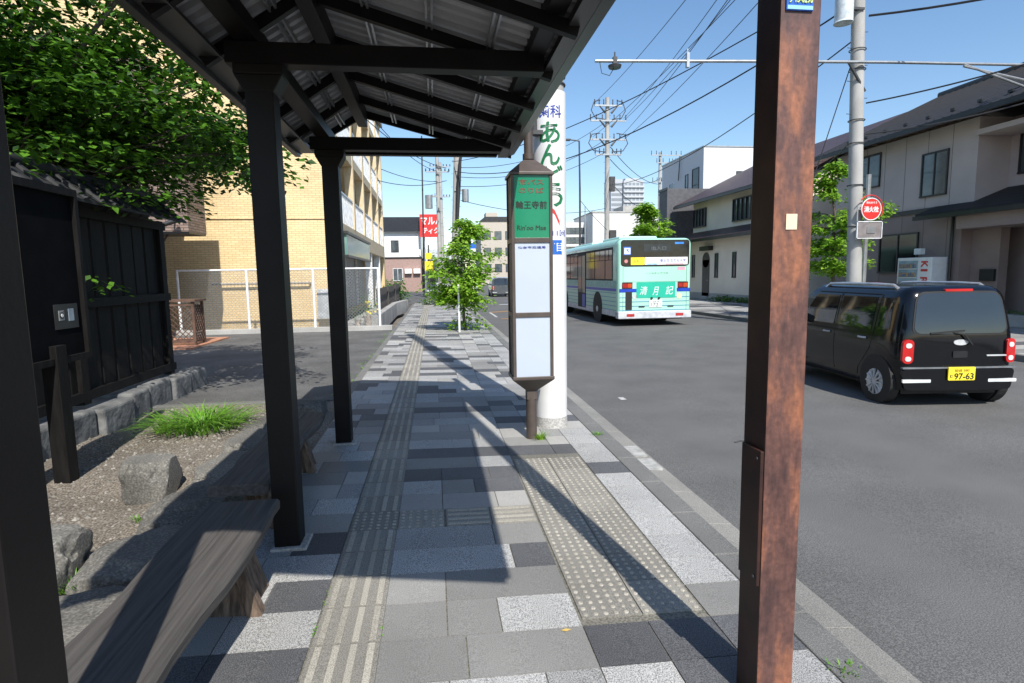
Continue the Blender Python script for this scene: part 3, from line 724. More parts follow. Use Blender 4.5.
# ------------------------------------------------------------ maple behind the fence
def limb(mb, p0, p1, r0, r1, q, n=5, sag=0.0):
    pts = []; p0 = Vector(p0); p1 = Vector(p1)
    for i in range(n + 1):
        t = i / n; p = p0.lerp(p1, t) + Vector((q.gauss(0, .03), q.gauss(0, .03), sag * 4 * t * (1 - t))); pts.append(p)
    mb.path(pts, [r0 + (r1 - r0) * i / n for i in range(n + 1)], 7); return pts
mt = thing('maple_tree', 'large maple with layered green leaves leaning over the black timber fence', 'tree', (-5.6, 8.2, 0))
q = random.Random(21); tr = MB(); lv = MB()
limb(tr, (-5.6, 8.2, -.1), (-5.3, 8.0, 2.6), .17, .12, q)
hub = Vector((-5.3, 8.0, 2.6))
for i in range(46):
    a = q.uniform(-2.6, 1.3); L = q.uniform(1.4, 3.6); el = q.uniform(.15, 1.1)
    end = hub + Vector((cos(a) * L * cos(el) * 1.0, sin(a) * L * cos(el), L * sin(el) * .95 + .25))
    if end.x > -2.75: end.x = -2.75 - q.random() * .4
    if end.z < 3.3 and end.x > -3.6: end.x = -3.6
    if end.y < 5.0: end.y = 5 + q.random()
    pts = limb(tr, hub + Vector((0, 0, q.uniform(-.4, .5))), end, .05, .012, q, 6, sag=.18)
    for t, pp in enumerate(pts[1:]):
        for k in range(3):
            c = pp + Vector((q.gauss(0, .38), q.gauss(0, .38), q.gauss(.0, .16)))
            spray(lv, c, Vector((cos(a), sin(a), 0)), q.uniform(.28, .5), 62, .10, q, .16, .3)
for i in range(16):   # heavy upper and left part of the crown
    end = hub + Vector((q.uniform(-2.6, .9), q.uniform(-2.6, -.2), q.uniform(.6, 3.6)))
    pts = limb(tr, hub, end, .05, .012, q, 5, sag=.15)
    for pp in pts[2:]:
        for k in range(4): spray(lv, pp + Vector((q.gauss(0, .4), q.gauss(0, .4), q.gauss(0, .25))), Vector((0, -1, 0)), q.uniform(.3, .5), 60, .10, q, .2, .3)
# low sprays reaching to the right and down over the fence cap
for (x, y, z) in ((-2.5, 7.2, 3.25), (-2.25, 7.5, 3.1), (-2.7, 7.4, 2.95), (-2.9, 7.8, 2.75), (-3.05, 7.5, 2.6), (-3.25, 7.2, 2.62), (-3.5, 6.9, 2.75), (-3.3, 7.6, 2.95), (-2.45, 7.6, 3.5), (-2.6, 7.0, 3.75), (-2.3, 7.4, 3.9), (-3.8, 6.3, 3.0), (-4.1, 6.0, 2.9), (-3.1, 6.8, 3.5), (-3.6, 6.2, 3.5), (-2.05, 7.4, 3.05), (-2.2, 7.45, 3.35), (-3.4, 7.0, 3.1), (-4.2, 5.6, 2.95), (-4.0, 5.4, 3.2), (-4.3, 5.9, 3.2), (-3.9, 5.8, 2.75), (-4.3, 5.2, 3.0), (-3.8, 6.6, 2.7)):
    limb(tr, hub.lerp(Vector((x, y, z)), .3), (x, y, z), .02, .006, q, 5, .12)
    for k in range(4):
        c = Vector((x, y, z)) + Vector((q.gauss(0, .2), q.gauss(0, .25), q.gauss(0, .1)))
        spray(lv, c, Vector((.8, -.3, 0)), q.uniform(.22, .4), 60 if z > 2.97 else 17, .09, q, .14, .4)
for (y, z, n) in ((5.9, 1.75, 12), (6.9, 1.55, 26), (6.6, 1.65, 14)):
    spray(lv, Vector((-3.55, y, z)), Vector((.5, 0, 0)), .18, n, .07, q, .1, .4)
tr.build('trunk', M_TRUNK, mt, smooth=True); lv.build('crown', L_MAPLE, mt)

# ------------------------------------------------------------ small street trees
def street_tree(label, base, h, crown, rx, nspray, leaf, seed, low=None, trunk_r=.05, m=None, group='street trees'):
    t = thing('street_tree', label, 'tree', base, group); q = random.Random(seed); b = Vector(base); tr = MB(); lv = MB()
    top = b + Vector((q.uniform(-.1, .1), 0, h * .92)); tp = limb(tr, b - Vector((0, 0, .05)), top, trunk_r, trunk_r * .35, q, 7)
    for i in range(nspray):
        z = q.uniform(crown[0], crown[1]); k = (z - crown[0]) / (crown[1] - crown[0]); wr_ = rx * (math.sin(pi * min(1, .18 + k * .8)) ** .7) * q.uniform(.35, 1.0)
        a = q.uniform(0, 2 * pi); st = b + Vector((0, 0, max(.3, z - .25 * wr_))); e = b + Vector((cos(a) * wr_, sin(a) * wr_, z))
        limb(tr, st, e, trunk_r * .3, .006, q, 3, .05)
        for w in (.45, .75, 1.0):
            spray(lv, st.lerp(e, w) + Vector((0, 0, q.gauss(0, .05))), Vector((cos(a), sin(a), 0)), q.uniform(.16, .30) * max(1, rx), 58, leaf * 1.1, q, .22, .5)
    for (dx, dz_) in low or ():
        spray(lv, b + Vector((dx, 0, dz_)), Vector((1, 0, 0)) * (1 if dx > 0 else -1), .22, 60, leaf, q, .4, .4)
    tr.build('trunk', M_TRUNK, t, smooth=True); lv.build('crown', m or L_STREET, t); return t
street_tree('small bright green street tree on the left pavement beyond the bus stop', (.86, 17.2, -.02), 3.2, (.95, 3.3), 1.15, 46, .11, 31, low=((-.15, .25), (.2, .3), (0, .55), (.45, .75), (.15, .95), (-.3, .15), (.5, .2)))
street_tree('leafy green tree behind the concrete pole with the red round sign', (12.7, 17.2, -.03), 4.9, (1.6, 4.9), 1.1, 30, .13, 33, trunk_r=.07, low=((.9, 3.4), (1.2, 3.6), (1.5, 3.5), (1.8, 3.7), (.8, 4.0), (1.1, 2.6), (.7, 2.2), (.9, 3.0), (1.3, 3.2), (1.0, 3.8), (1.6, 3.4), (1.9, 3.55), (1.2, 1.9), (1.0, 2.0), (.6, 4.1)))
street_tree('pale green tree rising behind the roof of the bus', (13.5, 36, -.03), 5.9, (2.2, 6.0), 1.7, 44, .2, 35, trunk_r=.09)
street_tree('dark green tree between the bus roof and the dark grey block', (15.2, 40, -.03), 5.0, (2.4, 5.3), 1.2, 26, .2, 36, trunk_r=.08, m=L_HEDGE)
def bush(name, label, c, r, n, leaf, seed, m=None, group=None):
    q = random.Random(seed); lv = MB()
    for _ in range(n):
        a = q.uniform(0, 2 * pi); e = q.uniform(0, 1.3); k = q.uniform(.5, 1)
        p = Vector(c) + Vector((cos(a) * cos(e) * r[0] * k, sin(a) * cos(e) * r[1] * k, sin(e) * r[2] * k))
        spray(lv, p, Vector((cos(a), sin(a), .3)), .28 * r[0], 22, leaf, q, .4, .2)
    return solo(name, lv, m or L_HEDGE, label, 'plant', group)
bush('hedge', 'rounded green hedge at the end of the yellow tiled building', (-2.3, 36.5, 0), (.75, 1.6, 1.55), 60, .14, 41)
bush('shrub', 'low green shrub at the foot of the far utility poles', (-.1, 33, 0), (.8, .8, .85), 30, .12, 42)
bush('shrub', 'small shrub in front of the far brick building', (-5, 60, 0), (1.4, 1, 1.6), 30, .22, 43)
p = MB(); p.tube((.68, 16.6, -.02), (.68, 16.6, 1.35), .03, n=12); solo('stake', p, M_WHITE, 'white round stake beside the small street tree', 'stake', smooth=True)

# ------------------------------------------------------------ windows helper
def window(parent, ax, pos, a0, a1, z0, z1, out=-1, fm=None, gm=None, mull=1, th=.05, name='window', fw=.05, bars=0):
    """ax 'x': wall plane x=pos facing out*x ; ax 'y': wall plane y=pos. a0,a1 along the other axis"""
    def B(mb, a, b, z, w, d0, d1):
        p0, p1 = pos + out * d0, pos + out * d1
        if ax == 'x': mb.box(p0, p1, a, b, z, w)
        else: mb.box(a, b, p0, p1, z, w)
    f = MB(); B(f, a0 - fw, a1 + fw, z1, z1 + fw, -.02, th); B(f, a0 - fw, a1 + fw, z0 - fw, z0, -.02, th + .02); B(f, a0 - fw, a0, z0, z1, -.02, th); B(f, a1, a1 + fw, z0, z1, -.02, th)
    for k in range(mull): c = a0 + (a1 - a0) * (k + 1) / (mull + 1); B(f, c - fw * .4, c + fw * .4, z0, z1, .0, th - .005)
    for k in range(bars): c = z0 + (z1 - z0) * (k + 1) / (bars + 1); B(f, a0, a1, c - .015, c + .015, .0, th - .01)
    o = f.build(name, fm or M_FRAMEB, parent); gl = MB(); B(gl, a0, a1, z0, z1, -.01, .018); gl.build('pane', gm or M_GLASSB, o); return o

# ------------------------------------------------------------ yellow tiled apartment building
YB = brickmat('yellow glazed tile', (.78, .60, .33), (.70, .52, .27), (.44, .33, .19), .23, .07, msize=.007, bump=.25)
YC = mat('cream render', (.62, .5, .32), .7, var=.1)
yb = thing('apartment_building', 'yellow tiled apartment building with white balconies left of the pavement', 'building', (-6, 19.4, 0))
p = MB(); p.box(-13, -3.0, 19.4, 19.9, -.3, 10.6); p.box(-13, -4.3, 19.9, 37, -.3, 10.6); p.box(-4.35, -3.0, 36.3, 37.0, -.3, 10.6)
p.build('wall', YB, yb)
p = MB(); p.box(-4.95, -4.65, 19.33, 19.398, -.2, 10.6); p.box(-12.9, -3.05, 19.36, 19.398, 3.47, 3.50)
p.build('tile_band', YB, yb)
for (z0, z1) in ((2.75, 3.9), (5.75, 6.6), (8.7, 9.5)):
    p = MB(); p.box(-4.3, -2.95, 19.9, 36.3, z0, z0 + .35 if z0 > 3 else z1 - .5); sl_ = p.build('balcony_slab', YC, yb)
    zt = (z0 + .35 if z0 > 3 else z1 - .5)
    for k in range(5):
        ya = 20.0 + 3.3 * k
        p = MB()
        nb_ = 16
        for j in range(nb_): yy = ya + .1 + (3.0) * j / nb_; p.box(-3.02, -2.98, yy, yy + .05, zt, zt + 1.0)
        p.box(-3.03, -2.97, ya, ya + 3.1, zt + 1.0, zt + 1.06); p.box(-3.005, -2.99, ya, ya + 3.1, zt + .08, zt + .8)
        p.build('railing', M_FRAMEW, sl_)
for k in range(6):
    yy = 19.9 + 3.3 * k - (.4 if k == 5 else 0)
    if k: p = MB(); p.box(-3.25, -2.93, yy - .2, yy + .12, 3.4, 10.4); p.build('pillar', YC, yb)
for k in range(5):
    for z in (3.5, 6.2, 9.1): window(yb, 'x', -4.3, 20.6 + 3.3 * k, 22.6 + 3.3 * k, z, z + 1.9 if z < 9 else 10.3, out=1, fm=M_FRAMEW)
p = MB(); p.box(-13.1, -2.85, 19.3, 37.1, 10.6, 10.8); p.build('roof', CONC, yb)
for k in range(4):
    p = MB(); p.box(-4.28, -4.2, 20.3 + 4 * k, 23.9 + 4 * k, .1, 2.6); s_ = p.build('shutter', mat('grey roller shutter', (.28, .29, .31), .5, var=.1, scale=2, stretch=(.2, .2, 20)), yb)
    p = MB(); p.box(-4.21, -4.1, 20.2 + 4 * k, 20.3 + 4 * k, .1, 2.7); p.build('guide', M_FRAMEW, s_)
gs = MB(); gs.box(-2.93, -2.85, 20.1, 27, 2.35, 3.05); sg = gs.build('shop_sign', mat('glossy dark green sign', (.05, .16, .14), .15, c2=(.16, .3, .27), scale=1.2), yb)
p = MB(); p.box(-2.94, -2.8, 20.0, 27.1, 3.05, 3.14); p.box(-2.94, -2.8, 20.0, 27.1, 2.27, 2.35); p.build('sign_frame', M_FASC, sg)
for y in (29, 33.2): p = MB(); p.box(-3.3, -2.98, y, y + .3, .1, 2.75); p.build('column', M_FRAMEW, yb)
# handrail on the wall
p = MB(); p.tube((-6.9, 19.25, 1.45), (-3.95, 19.25, 1.45), .035, n=8); p.tube((-6.9, 19.25, 1.45), (-6.9, 19.4, 1.45), .03, n=8); p.tube((-3.95, 19.25, 1.45), (-3.95, 19.4, 1.45), .03, n=8)
p.build('wall_pipe', mat('grey pipe', (.3, .27, .24), .6), yb)
p = MB(); p.box(-3.62, -3.15, 18.6, 18.9, .32, 1.25); solo('utility_cabinet', p, mat('pale grey cabinet', (.5, .52, .54), .4), 'pale grey metal cabinet standing between the white fence and yellow wall', 'cabinet', bevel=.01)

# ------------------------------------------------------------ chain link fence
def wiremesh(mb, P0, P1, z0, z1, step=.10, w=.011):
    P0 = Vector(P0); P1 = Vector(P1); L = (P1 - P0).length; d = (P1 - P0) / L; H = z1 - z0
    nr = Vector((-d.y, d.x, 0)) * w
    for s_ in (1, -1):
        k = -H
        while k < L:
            a0, a1 = max(0, k), min(L, k + H)
            if a1 - a0 > .02:
                za = z0 + (a0 - k) if s_ > 0 else z1 - (a0 - k); zb = z0 + (a1 - k) if s_ > 0 else z1 - (a1 - k)
                A = P0 + d * a0; B = P0 + d * a1; A.z = za; B.z = zb; t = (B - A).normalized(); up = nr.normalized().cross(t) * w * .5
                mb.add([A - up, A + up, B + up, B - up], [(0, 1, 2, 3)])
            k += step
cf = thing('chain_link_fence', 'white pipe chain link fence along the back of the parking lot', 'fence', (-5, 17.9, 0))
for x in (-7.35, -5.45, -3.57, -1.67):
    p = MB(); p.tube((x, 17.9, .1), (x, 17.9, 1.88), .036, n=12); p.build('post', M_CHAIN, cf, smooth=True)
p = MB(); p.tube((-7.35, 17.9, 1.86), (-1.67, 17.9, 1.86), .028, n=10); p.build('top_rail', M_CHAIN, cf, smooth=True)
p = MB(); wiremesh(p, (-7.35, 17.9, 0), (-1.67, 17.9, 0), .15, 1.84); p.build('wire_mesh', M_STEEL, cf)

# low concrete wall and dark fence along the forecourt
lw = MB()
lw.hexa([(x, y, z) for x, y0, y1 in ((-1.95, 18.06, 27), (-1.72, 18.06, 27)) for y in (y0, y1) for z in (-.2, .42)])
lw.hexa([(-1.95, 27, -.2), (-1.95, 27, .42), (-1.6, 30, -.2), (-1.6, 30, .42), (-1.72, 27, -.2), (-1.72, 27, .42), (-1.35, 30, -.2), (-1.35, 30, .42)])
solo('low_wall', lw, CONC, 'low pale concrete wall along the forecourt of the yellow building', 'wall', bevel=.02)
p = MB()
for k in range(36): y = 22 + .4 * k; p.box(-2.16, -2.12, y, y + .28, .2, 1.15)
p.box(-2.1, -2.06, 22, 36.4, .3, .36); p.box(-2.1, -2.06, 22, 36.4, .95, 1.0)
for y in (22, 26.6, 31.5, 36.2): p.box(-2.12, -2.05, y, y + .07, .1, 1.2)
solo('slat_fence', p, mat('dark brown slats', (.06, .055, .05), .7), 'dark slat fence behind the low concrete wall', 'fence')
def potplant(label, x, y, z, s, seed, flower):
    t = thing('potted_plant', label, 'potted plant', (x, y, z), 'potted plants by the chain link fence')
    p = MB(); p.path([(x, y, z), (x, y, z + .2 * s), (x, y, z + .22 * s)], [.09 * s, .13 * s, .14 * s], 14); p.build('pot', mat('pot ' + str(seed), (.5, .42, .36), .7), t, smooth=True)
    q = random.Random(seed); lv = MB()
    for k in range(6): spray(lv, Vector((x, y, z + .22 * s + .09 * k * s)), Vector((0, 0, 1)), .17 * s, 22, .07, q, .3, -.2)
    lv.build('foliage', L_HEDGE, t)
    if flower:
        fl = MB()
        for k in range(14): c = Vector((x + q.gauss(0, .1), y + q.gauss(0, .1), z + .3 + q.random() * .4)); fl.disc(c, .03, .01, 8)
        fl.build('flower', M_YEL, t)
potplant('leafy plant in a pale pot behind the right end of the white fence', -2.05, 18.5, .1, 1.4, 51, False)
potplant('small plant with yellow flowers beside the leafy potted plant', -1.88 - .25, 19.6, .1, 1.2, 52, True)
potplant('low plant in a white pot left of the leafy potted plant', -2.4, 18.5, .1, .8, 53, False)

# ------------------------------------------------------------ brick restaurant at left
BR = brickmat('brown split brick', (.20, .135, .105), (.34, .25, .21), (.07, .055, .05), .28, .07, msize=.008, bump=.8)
rs = thing('brick_restaurant', 'brown brick restaurant with an overhanging upper box behind the black timber fence', 'building', (-8, 15, 0))
p = MB(); p.box(-14, -6.28, 16.2, 17.4, 2.85, 5.0); p.box(-14, -7.3, 16.5, 17.9, 5.0, 7.3); p.build('upper_wall', BR, rs)
p = MB(); p.box(-14, -7.35, 16.6, 17.3, -.2, 2.85); p.build('wall', mat('dark stone cladding', (.05, .042, .038), .8, c2=(.16, .14, .12), scale=5, bump=.8), rs)
p = MB(); p.box(-14.05, -7.25, 16.45, 17.95, 7.3, 7.4); p.build('parapet', M_FASC, rs)
p = MB(); p.box(-14, -6.29, 16.25, 17.38, 2.8, 2.849); p.build('soffit', M_FASC, rs)
for (x, y) in ((-7.35, 16.1), (-6.6, 16.1)):
    p = MB(); p.tube((x, y + .1, 3.05), (x, y - .15, 3.05), .02, n=8); p.tube((x - .14, y - .2, 3.0), (x + .16, y - .12, 3.13), .055, .075, 12); p.build('spotlight', M_FASC, rs, smooth=True)
p = MB(); p.box(-7.85, -7.6, 16.5, 16.59, 1.55, 1.95); p.build('menu_sign', M_WHITE, rs, bevel=.01)
p = MB(); p.path([(-7.4, 16.55, 2.5), (-7.1, 16.5, 2.52), (-6.9, 16.5, 2.82)], .03, 8); p.build('pipe', M_FASC, rs)
for x in (-9.2, -10.6): window(rs, 'y', 16.2, x, x + .8, 3.6, 4.8, out=-1)
lb = thing('lattice_box', 'brown wooden lattice cover box beside the restaurant wall', 'lattice box', (-6.15, 15, 0))
MW = mat('reddish brown wood', (.11, .06, .04), .7, var=.3)
p = MB()
for x in (-6.55, -5.78):
    for y in (14.7, 15.25): p.box(x, x + .06, y, y + .06, 0, 1.08)
p.box(-6.6, -5.67, 14.65, 15.36, 1.08, 1.13); p.box(-6.5, -5.78, 14.7, 14.74, .1, .16); p.box(-6.5, -5.78, 14.7, 14.74, .98, 1.04); p.box(-5.76, -5.73, 14.76, 15.25, .1, .16)
p.build('frame', MW, lb)
p = MB()
for s_ in (1, -1):
    k = -.86
    while k < .72:
        a0, a1 = max(0, k), min(.72, k + .86); za, zb = (.14 + a0 - k, .14 + a1 - k) if s_ > 0 else (1.0 - a0 + k, 1.0 - a1 + k)
        p.beam((-6.5 + a0, 14.72 + (.012 * s_), za), (-6.5 + a1, 14.72 + .012 * s_, zb), .012, .03, up=(0, 1, 0)); k += .13
    k = -.86
    while k < .5:
        a0, a1 = max(0, k), min(.5, k + .86); za, zb = (.14 + a0 - k, .14 + a1 - k) if s_ > 0 else (1.0 - a0 + k, 1.0 - a1 + k)
        p.beam((-5.745 + .012 * s_, 14.75 + a0, za), (-5.745 + .012 * s_, 14.75 + a1, zb), .012, .03, up=(1, 0, 0)); k += .13
p.build('lattice', MW, lb)
p = MB(); p.box(-9, -5.6, 14.1, 16.6, -.2, .035); struct('brick_step', p, mat('terracotta paving', (.42, .2, .12), .8, var=.2))

# ------------------------------------------------------------ right: brown house
HB = mat('mauve beige siding', (.50, .42, .40), .75, var=.06, scale=1.2)
HB2 = mat('brown beige siding', (.27, .21, .19), .75, var=.08, scale=1.2)
RT_ = brickmat('black roof tiles', (.012, .0125, .015), (.02, .021, .024), (.006, .006, .007), .3, .11, msize=.012, rough=.65, bump=.7)
h1 = thing('brown_house', 'two storey mauve and brown house with a black tiled roof at the right', 'house', (18, 14, 0))
HX = 16.0
p = MB(); p.box(HX, 26, 15.55, 21.6, 3.45, 6.0); p.box(HX + 1.1, 26, 2, 15.55, 3.45, 6.0); p.build('upper_wall', HB, h1)
p = MB(); p.box(HX, 26, 15.9, 21.6, -.05, 3.45); p.box(HX + 1.2, 26, 2, 15.9, -.05, 3.45); p.build('lower_wall', HB2, h1)
p = MB()
for y in (16.4, 17.3, 18.2, 19.1, 20.0, 20.9): p.box(HX - .004, HX, y, y + .012, 0, 6)
p.build('siding_joint', mat('siding joint grey', (.12, .1, .095), .8), h1)  # thin dark joint lines on the siding
p = MB(); p.box(HX - .05, HX + .02, 15.5, 21.65, 3.40, 3.55); p.build('band', M_FRAMEB, h1)
# roof: ridge parallel to the street
p = MB()
yr0, yr1 = .5, 22.3; ex = HX - .75; ez = 5.95; rx_ = HX + 5.0; rz_ = 8.55
for (xa, za, xb, zb) in ((ex, ez, rx_, rz_), (2 * rx_ - ex, ez, rx_, rz_)):
    p.hexa([(xa, yr0, za), (xa, yr0, za + .12), (xa, yr1, za), (xa, yr1, za + .12), (xb, yr0, zb), (xb, yr0, zb + .12), (xb, yr1, zb), (xb, yr1, zb + .12)])
rf = p.build('roof', RT_, h1)
p = MB(); p.tube((rx_, yr0, rz_ + .14), (rx_, yr1, rz_ + .14), .14, n=10); p.build('ridge', M_FRAMEB, rf)
p = MB()
k = 0; y = yr0
while y < yr1:
    p.beam((ex + .05, y, ez + .14), (rx_, y, rz_ + .14), .06, .03); y += .3
p.build('tile_roll', mat('tile roll', (.016, .016, .018), .6), rf)
p = MB()
for y in [1 + .9 * k for k in range(23)]: p.box(ex + .6, ex + .66, y, y + .14, ez + .42, ez + .50)
p.build('snow_guard', M_FRAMEB, rf)
p = MB(); p.box(ex - .1, ex + .02, yr0, yr1, ez - .06, ez + .08); p.build('gutter', M_FRAMEB, h1)
p = MB(); p.add([(HX, 21.6, 6), (26, 21.6, 6), (HX + 5, 21.6, 8.4), (HX, 21.5, 6), (26, 21.5, 6), (HX + 5, 21.5, 8.4)], [(0, 1, 2), (3, 5, 4), (0, 2, 5, 3), (1, 4, 5, 2), (0, 3, 4, 1)]); p.build('gable', HB, h1)
window(h1, 'x', HX, 19.35, 20.45, 4.6, 5.7); window(h1, 'x', HX, 16.55, 17.45, 3.95, 5.25, mull=1)
window(h1, 'x', HX + 1.1, 14.6 - .1, 15.2, 4.35, 5.5, mull=0); window(h1, 'x', HX, 17.5, 19.1, 1.5, 2.75, gm=M_GLASS)
window(h1, 'x', HX + 1.1, 10, 11.5, 4.2, 5.5)
p = MB(); p.box(HX - .15, HX + 1.3, 2, 15.5, 5.45, 5.6); p.build('soffit_trim', HB, h1)
# lean-to roof and porch
p = MB(); p.hexa([(HX - .7, 2, 3.2), (HX - .7, 2, 3.3), (HX - .7, 16.9, 3.2), (HX - .7, 16.9, 3.3), (HX + 1.15, 2, 3.9), (HX + 1.15, 2, 4.0), (HX + 1.15, 16.9, 3.9), (HX + 1.15, 16.9, 4.0)]); p.build('porch_roof', RT_, h1)
p = MB(); p.box(HX - .75, HX - .62, 2, 16.95, 3.12, 3.24); p.build('porch_gutter', M_FRAMEB, h1)
p = MB(); p.box(HX - .5, HX + 1.2, 2, 15.6, 2.75, 3.15); p.build('porch_lintel', HB2, h1)
p = MB(); p.tube((HX - .12, 16.1, 0), (HX - .12, 16.1, 3.2), .05, n=10); p.build('downpipe', M_FRAMEB, h1)
p = MB(); p.box(HX + .4, HX + .7, 15.0, 15.9, -.05, 2.75); p.build('porch_wall', HB2, h1)
p = MB(); p.box(HX + 1.12, HX + 1.2, 12.0, 14.3, 0, 2.6); dr = p.build('door', mat('black lattice door', (.012, .012, .012), .4), h1)
p = MB()
for k in range(9): p.box(HX + 1.08, HX + 1.12, 12.1 + .26 * k, 12.13 + .26 * k, .1, 2.5)
p.build('door_bar', mat('dark door bar', (.04, .036, .03), .5), dr)
p = MB(); p.box(HX + .3, HX + .4, 15.05, 15.5, 1.2, 1.55); solo('letter_box', p, M_FRAMEB, 'small black letter box on the porch wall of the brown house', 'letter box', bevel=.01)
p = MB(); p.box(HX - .35, HX - .15, 17.0, 17.25, 2.05, 2.25); p.build('wall_lamp', M_WHITE, h1, bevel=.02)
# vending machine
vm = thing('vending_machine', 'white drinks vending machine with red lettering against the brown house', 'vending machine', (15.5, 17, 0))
VX = 15.35
p = MB(); p.box(VX, VX + .65, 16.2, 17.55, -.03, 1.95); p.build('cabinet', M_WHITE, vm, bevel=.02)
p = MB(); p.box(VX - .01, VX, 16.72, 17.48, .75, 1.85); sc_ = p.build('display_window', mat('display glass', (.25, .36, .42), .1, c2=(.4, .5, .55), scale=4), vm)
for z in (1.02, 1.32, 1.6):
    p = MB(); p.box(VX - .03, VX - .011, 16.74, 17.46, z - .025, z); p.build('shelf', M_WHITE, sc_)
    p = MB()
    for k in range(9): p.disc((VX - .02, 16.8 + .078 * k, z + .085), .026, .14, 8, axis='z')
    p.build('can', [mat('assorted cans', (.08, .2, .35), .4, c2=(.6, .35, .1), scale=9)], sc_)
p = MB(); p.box(VX - .01, VX, 16.24, 16.68, .1, 1.85); pn = p.build('side_panel', M_WHITE, vm)
for i, ch in enumerate('KIRIN'):
    text('lettering', ch, pn, (VX - .011, 16.58, 1.82 - .25 * i), (0, 0, -1), (0, -1, 0), .24, M_RED, width=.055 if ch == 'I' else .18, bold=.05)
p = MB(); p.box(VX - .012, VX, 16.75, 17.45, .2, .42); p.build('delivery_slot', M_DSTEEL, vm)
bt = MB(); bt.box(14.6, 15.1, 17.9, 19.3, 1.02, 1.16); rb_ = thing('red_counter', 'red topped counter beside the vending machine', 'counter', (14.9, 18.6, 0)); bt.build('top', M_RED, rb_, bevel=.02)
p = MB(); p.box(14.7, 15.0, 18.0, 18.1, -.03, 1.02); p.box(14.7, 15.0, 19.1, 19.2, -.03, 1.02); p.build('leg', M_FRAMEB, rb_)
pb = thing('planter', 'long concrete planter with low green plants in front of the dark door', 'planter', (15.9, 13.5, 0))
p = MB(); p.box(15.6, 15.95, 12.2, 14.4, -.03, .3); p.build('box', CONC, pb, bevel=.015)
q = random.Random(61); lv = MB()
for k in range(12): spray(lv, Vector((15.78, 12.3 + .18 * k, .36)), Vector((0, 0, 1)), .16, 26, .07, q, .3, .1)
lv.build('foliage', L_HEDGE, pb)

# ------------------------------------------------------------ cream house
CR = mat('cream render wall', (.78, .69, .57), .8, var=.05, scale=.8)
RB = brickmat('brown roof tiles', (.065, .04, .042), (.09, .058, .056), (.03, .02, .02), .3, .12, msize=.012, rough=.5, bump=.7)
h2 = thing('cream_house', 'cream two storey house with a dark brown tiled roof right of the bus', 'house', (18, 32, 0))
HX2 = 16.2
p = MB(); p.box(HX2 + .6, 25, 24.2, 36.2, 3.4, 6.0); p.box(HX2, 25, 24.2, 36.9, -.1, 3.5); p.build('wall', CR, h2)
p = MB(); p.box(HX2 - .03, HX2, 24.2, 36.9, -.1, .35); p.build('plinth', CONC, h2)
p = MB(); ex = HX2 - .1; ez = 5.85; rx_ = HX2 + 4.6; rz_ = 8.3
for (xa, za, xb, zb) in ((ex, ez, rx_, rz_), (2 * rx_ - ex, ez, rx_, rz_)):
    p.hexa([(xa, 23.6, za), (xa, 23.6, za + .14), (xa, 37.6, za), (xa, 37.6, za + .14), (xb, 23.6, zb), (xb, 23.6, zb + .14), (xb, 37.6 - 2, zb), (xb, 35.6, zb + .14)])
rf = p.build('roof', RB, h2)
p = MB(); p.box(ex - .1, ex + .02, 23.6, 37.6, ez - .08, ez + .06); p.build('gutter', M_FRAMEB, h2)
p = MB(); p.hexa([(HX2 - .7, 23.7, 3.45), (HX2 - .7, 23.7, 3.57), (HX2 - .7, 37.4, 3.45), (HX2 - .7, 37.4, 3.57), (HX2 + .62, 23.7, 4.0), (HX2 + .62, 23.7, 4.12), (HX2 + .62, 37.4, 4.0), (HX2 + .62, 37.4, 4.12)]); p.build('lower_roof', RB, h2)
p = MB(); p.box(HX2 - .78, HX2 - .68, 23.7, 37.4, 3.38, 3.52); p.build('gutter', M_FRAMEB, h2)
window(h2, 'x', HX2 + .6, 29.2, 31.0, 4.4, 5.55, mull=3, th=.12, gm=M_GLASSB); window(h2, 'x', HX2 + .6, 34.4, 36.0, 4.45, 5.5, mull=3, th=.12); window(h2, 'x', HX2 + .6, 25.4, 27.0, 4.4, 5.5, mull=3, th=.12)
for y in (29.6, 31.6, 34.6): window(h2, 'x', HX2, y, y + .28, 1.3, 2.6, mull=0)
p = MB(); p.box(HX2 - .03, HX2 + .04, 32.6, 33.5, .15, 2.3); p.disc((HX2 + .005, 33.05, 2.3), .45, .07, 24, axis='x'); dr = p.build('door', mat('dark arched door', (.06, .05, .045), .5), h2)
p = MB(); p.disc((HX2 - .05, 32.75, 1.1), .04, .05, axis='x'); p.build('handle', M_STEEL, dr)
p = MB(); p.tube((HX2 - .1, 27.7, -.03), (HX2 - .1, 27.7, 3.4), .05, n=10); p.build('downpipe', M_FRAMEB, h2)
p = MB(); p.box(HX2 - .3, HX2 - .02, 32.2, 33.4, 2.85, 3.1); p.build('name_board', M_FRAMEB, h2)
bush('hedge', 'low green planting along the foot of the cream house', (15.9, 29, 0), (.5, 3.2, .25), 60, .12, 62)
p = MB(); p.box(17.4, 26, 37.6, 46, -.1, 9.9); dg = thing('white_cube_building', 'white cubic building with flat roof behind the cream house', 'building', (22, 42, 0))
p = MB(); p.box(19, 30, 39.5, 47, -.1, 10.3); p.build('wall', mat('white render', (.62, .63, .65), .7, var=.03), dg)
p = MB(); p.box(18.95, 30.05, 39.45, 47.05, 10.3, 10.38); p.build('coping', M_STEEL, dg)
window(dg, 'x', 19, 40.2, 41.2, 6.9, 9.0, mull=0, gm=M_GLASS); window(dg, 'x', 19, 42.0, 42.4, 7.2, 8.8, mull=0); window(dg, 'x', 19, 44.6, 45.4, 7.2, 8.6, mull=0, fm=M_FRAMEW); window(dg, 'y', 39.5, 21.5, 22.6, 8.2, 8.6, mull=0)
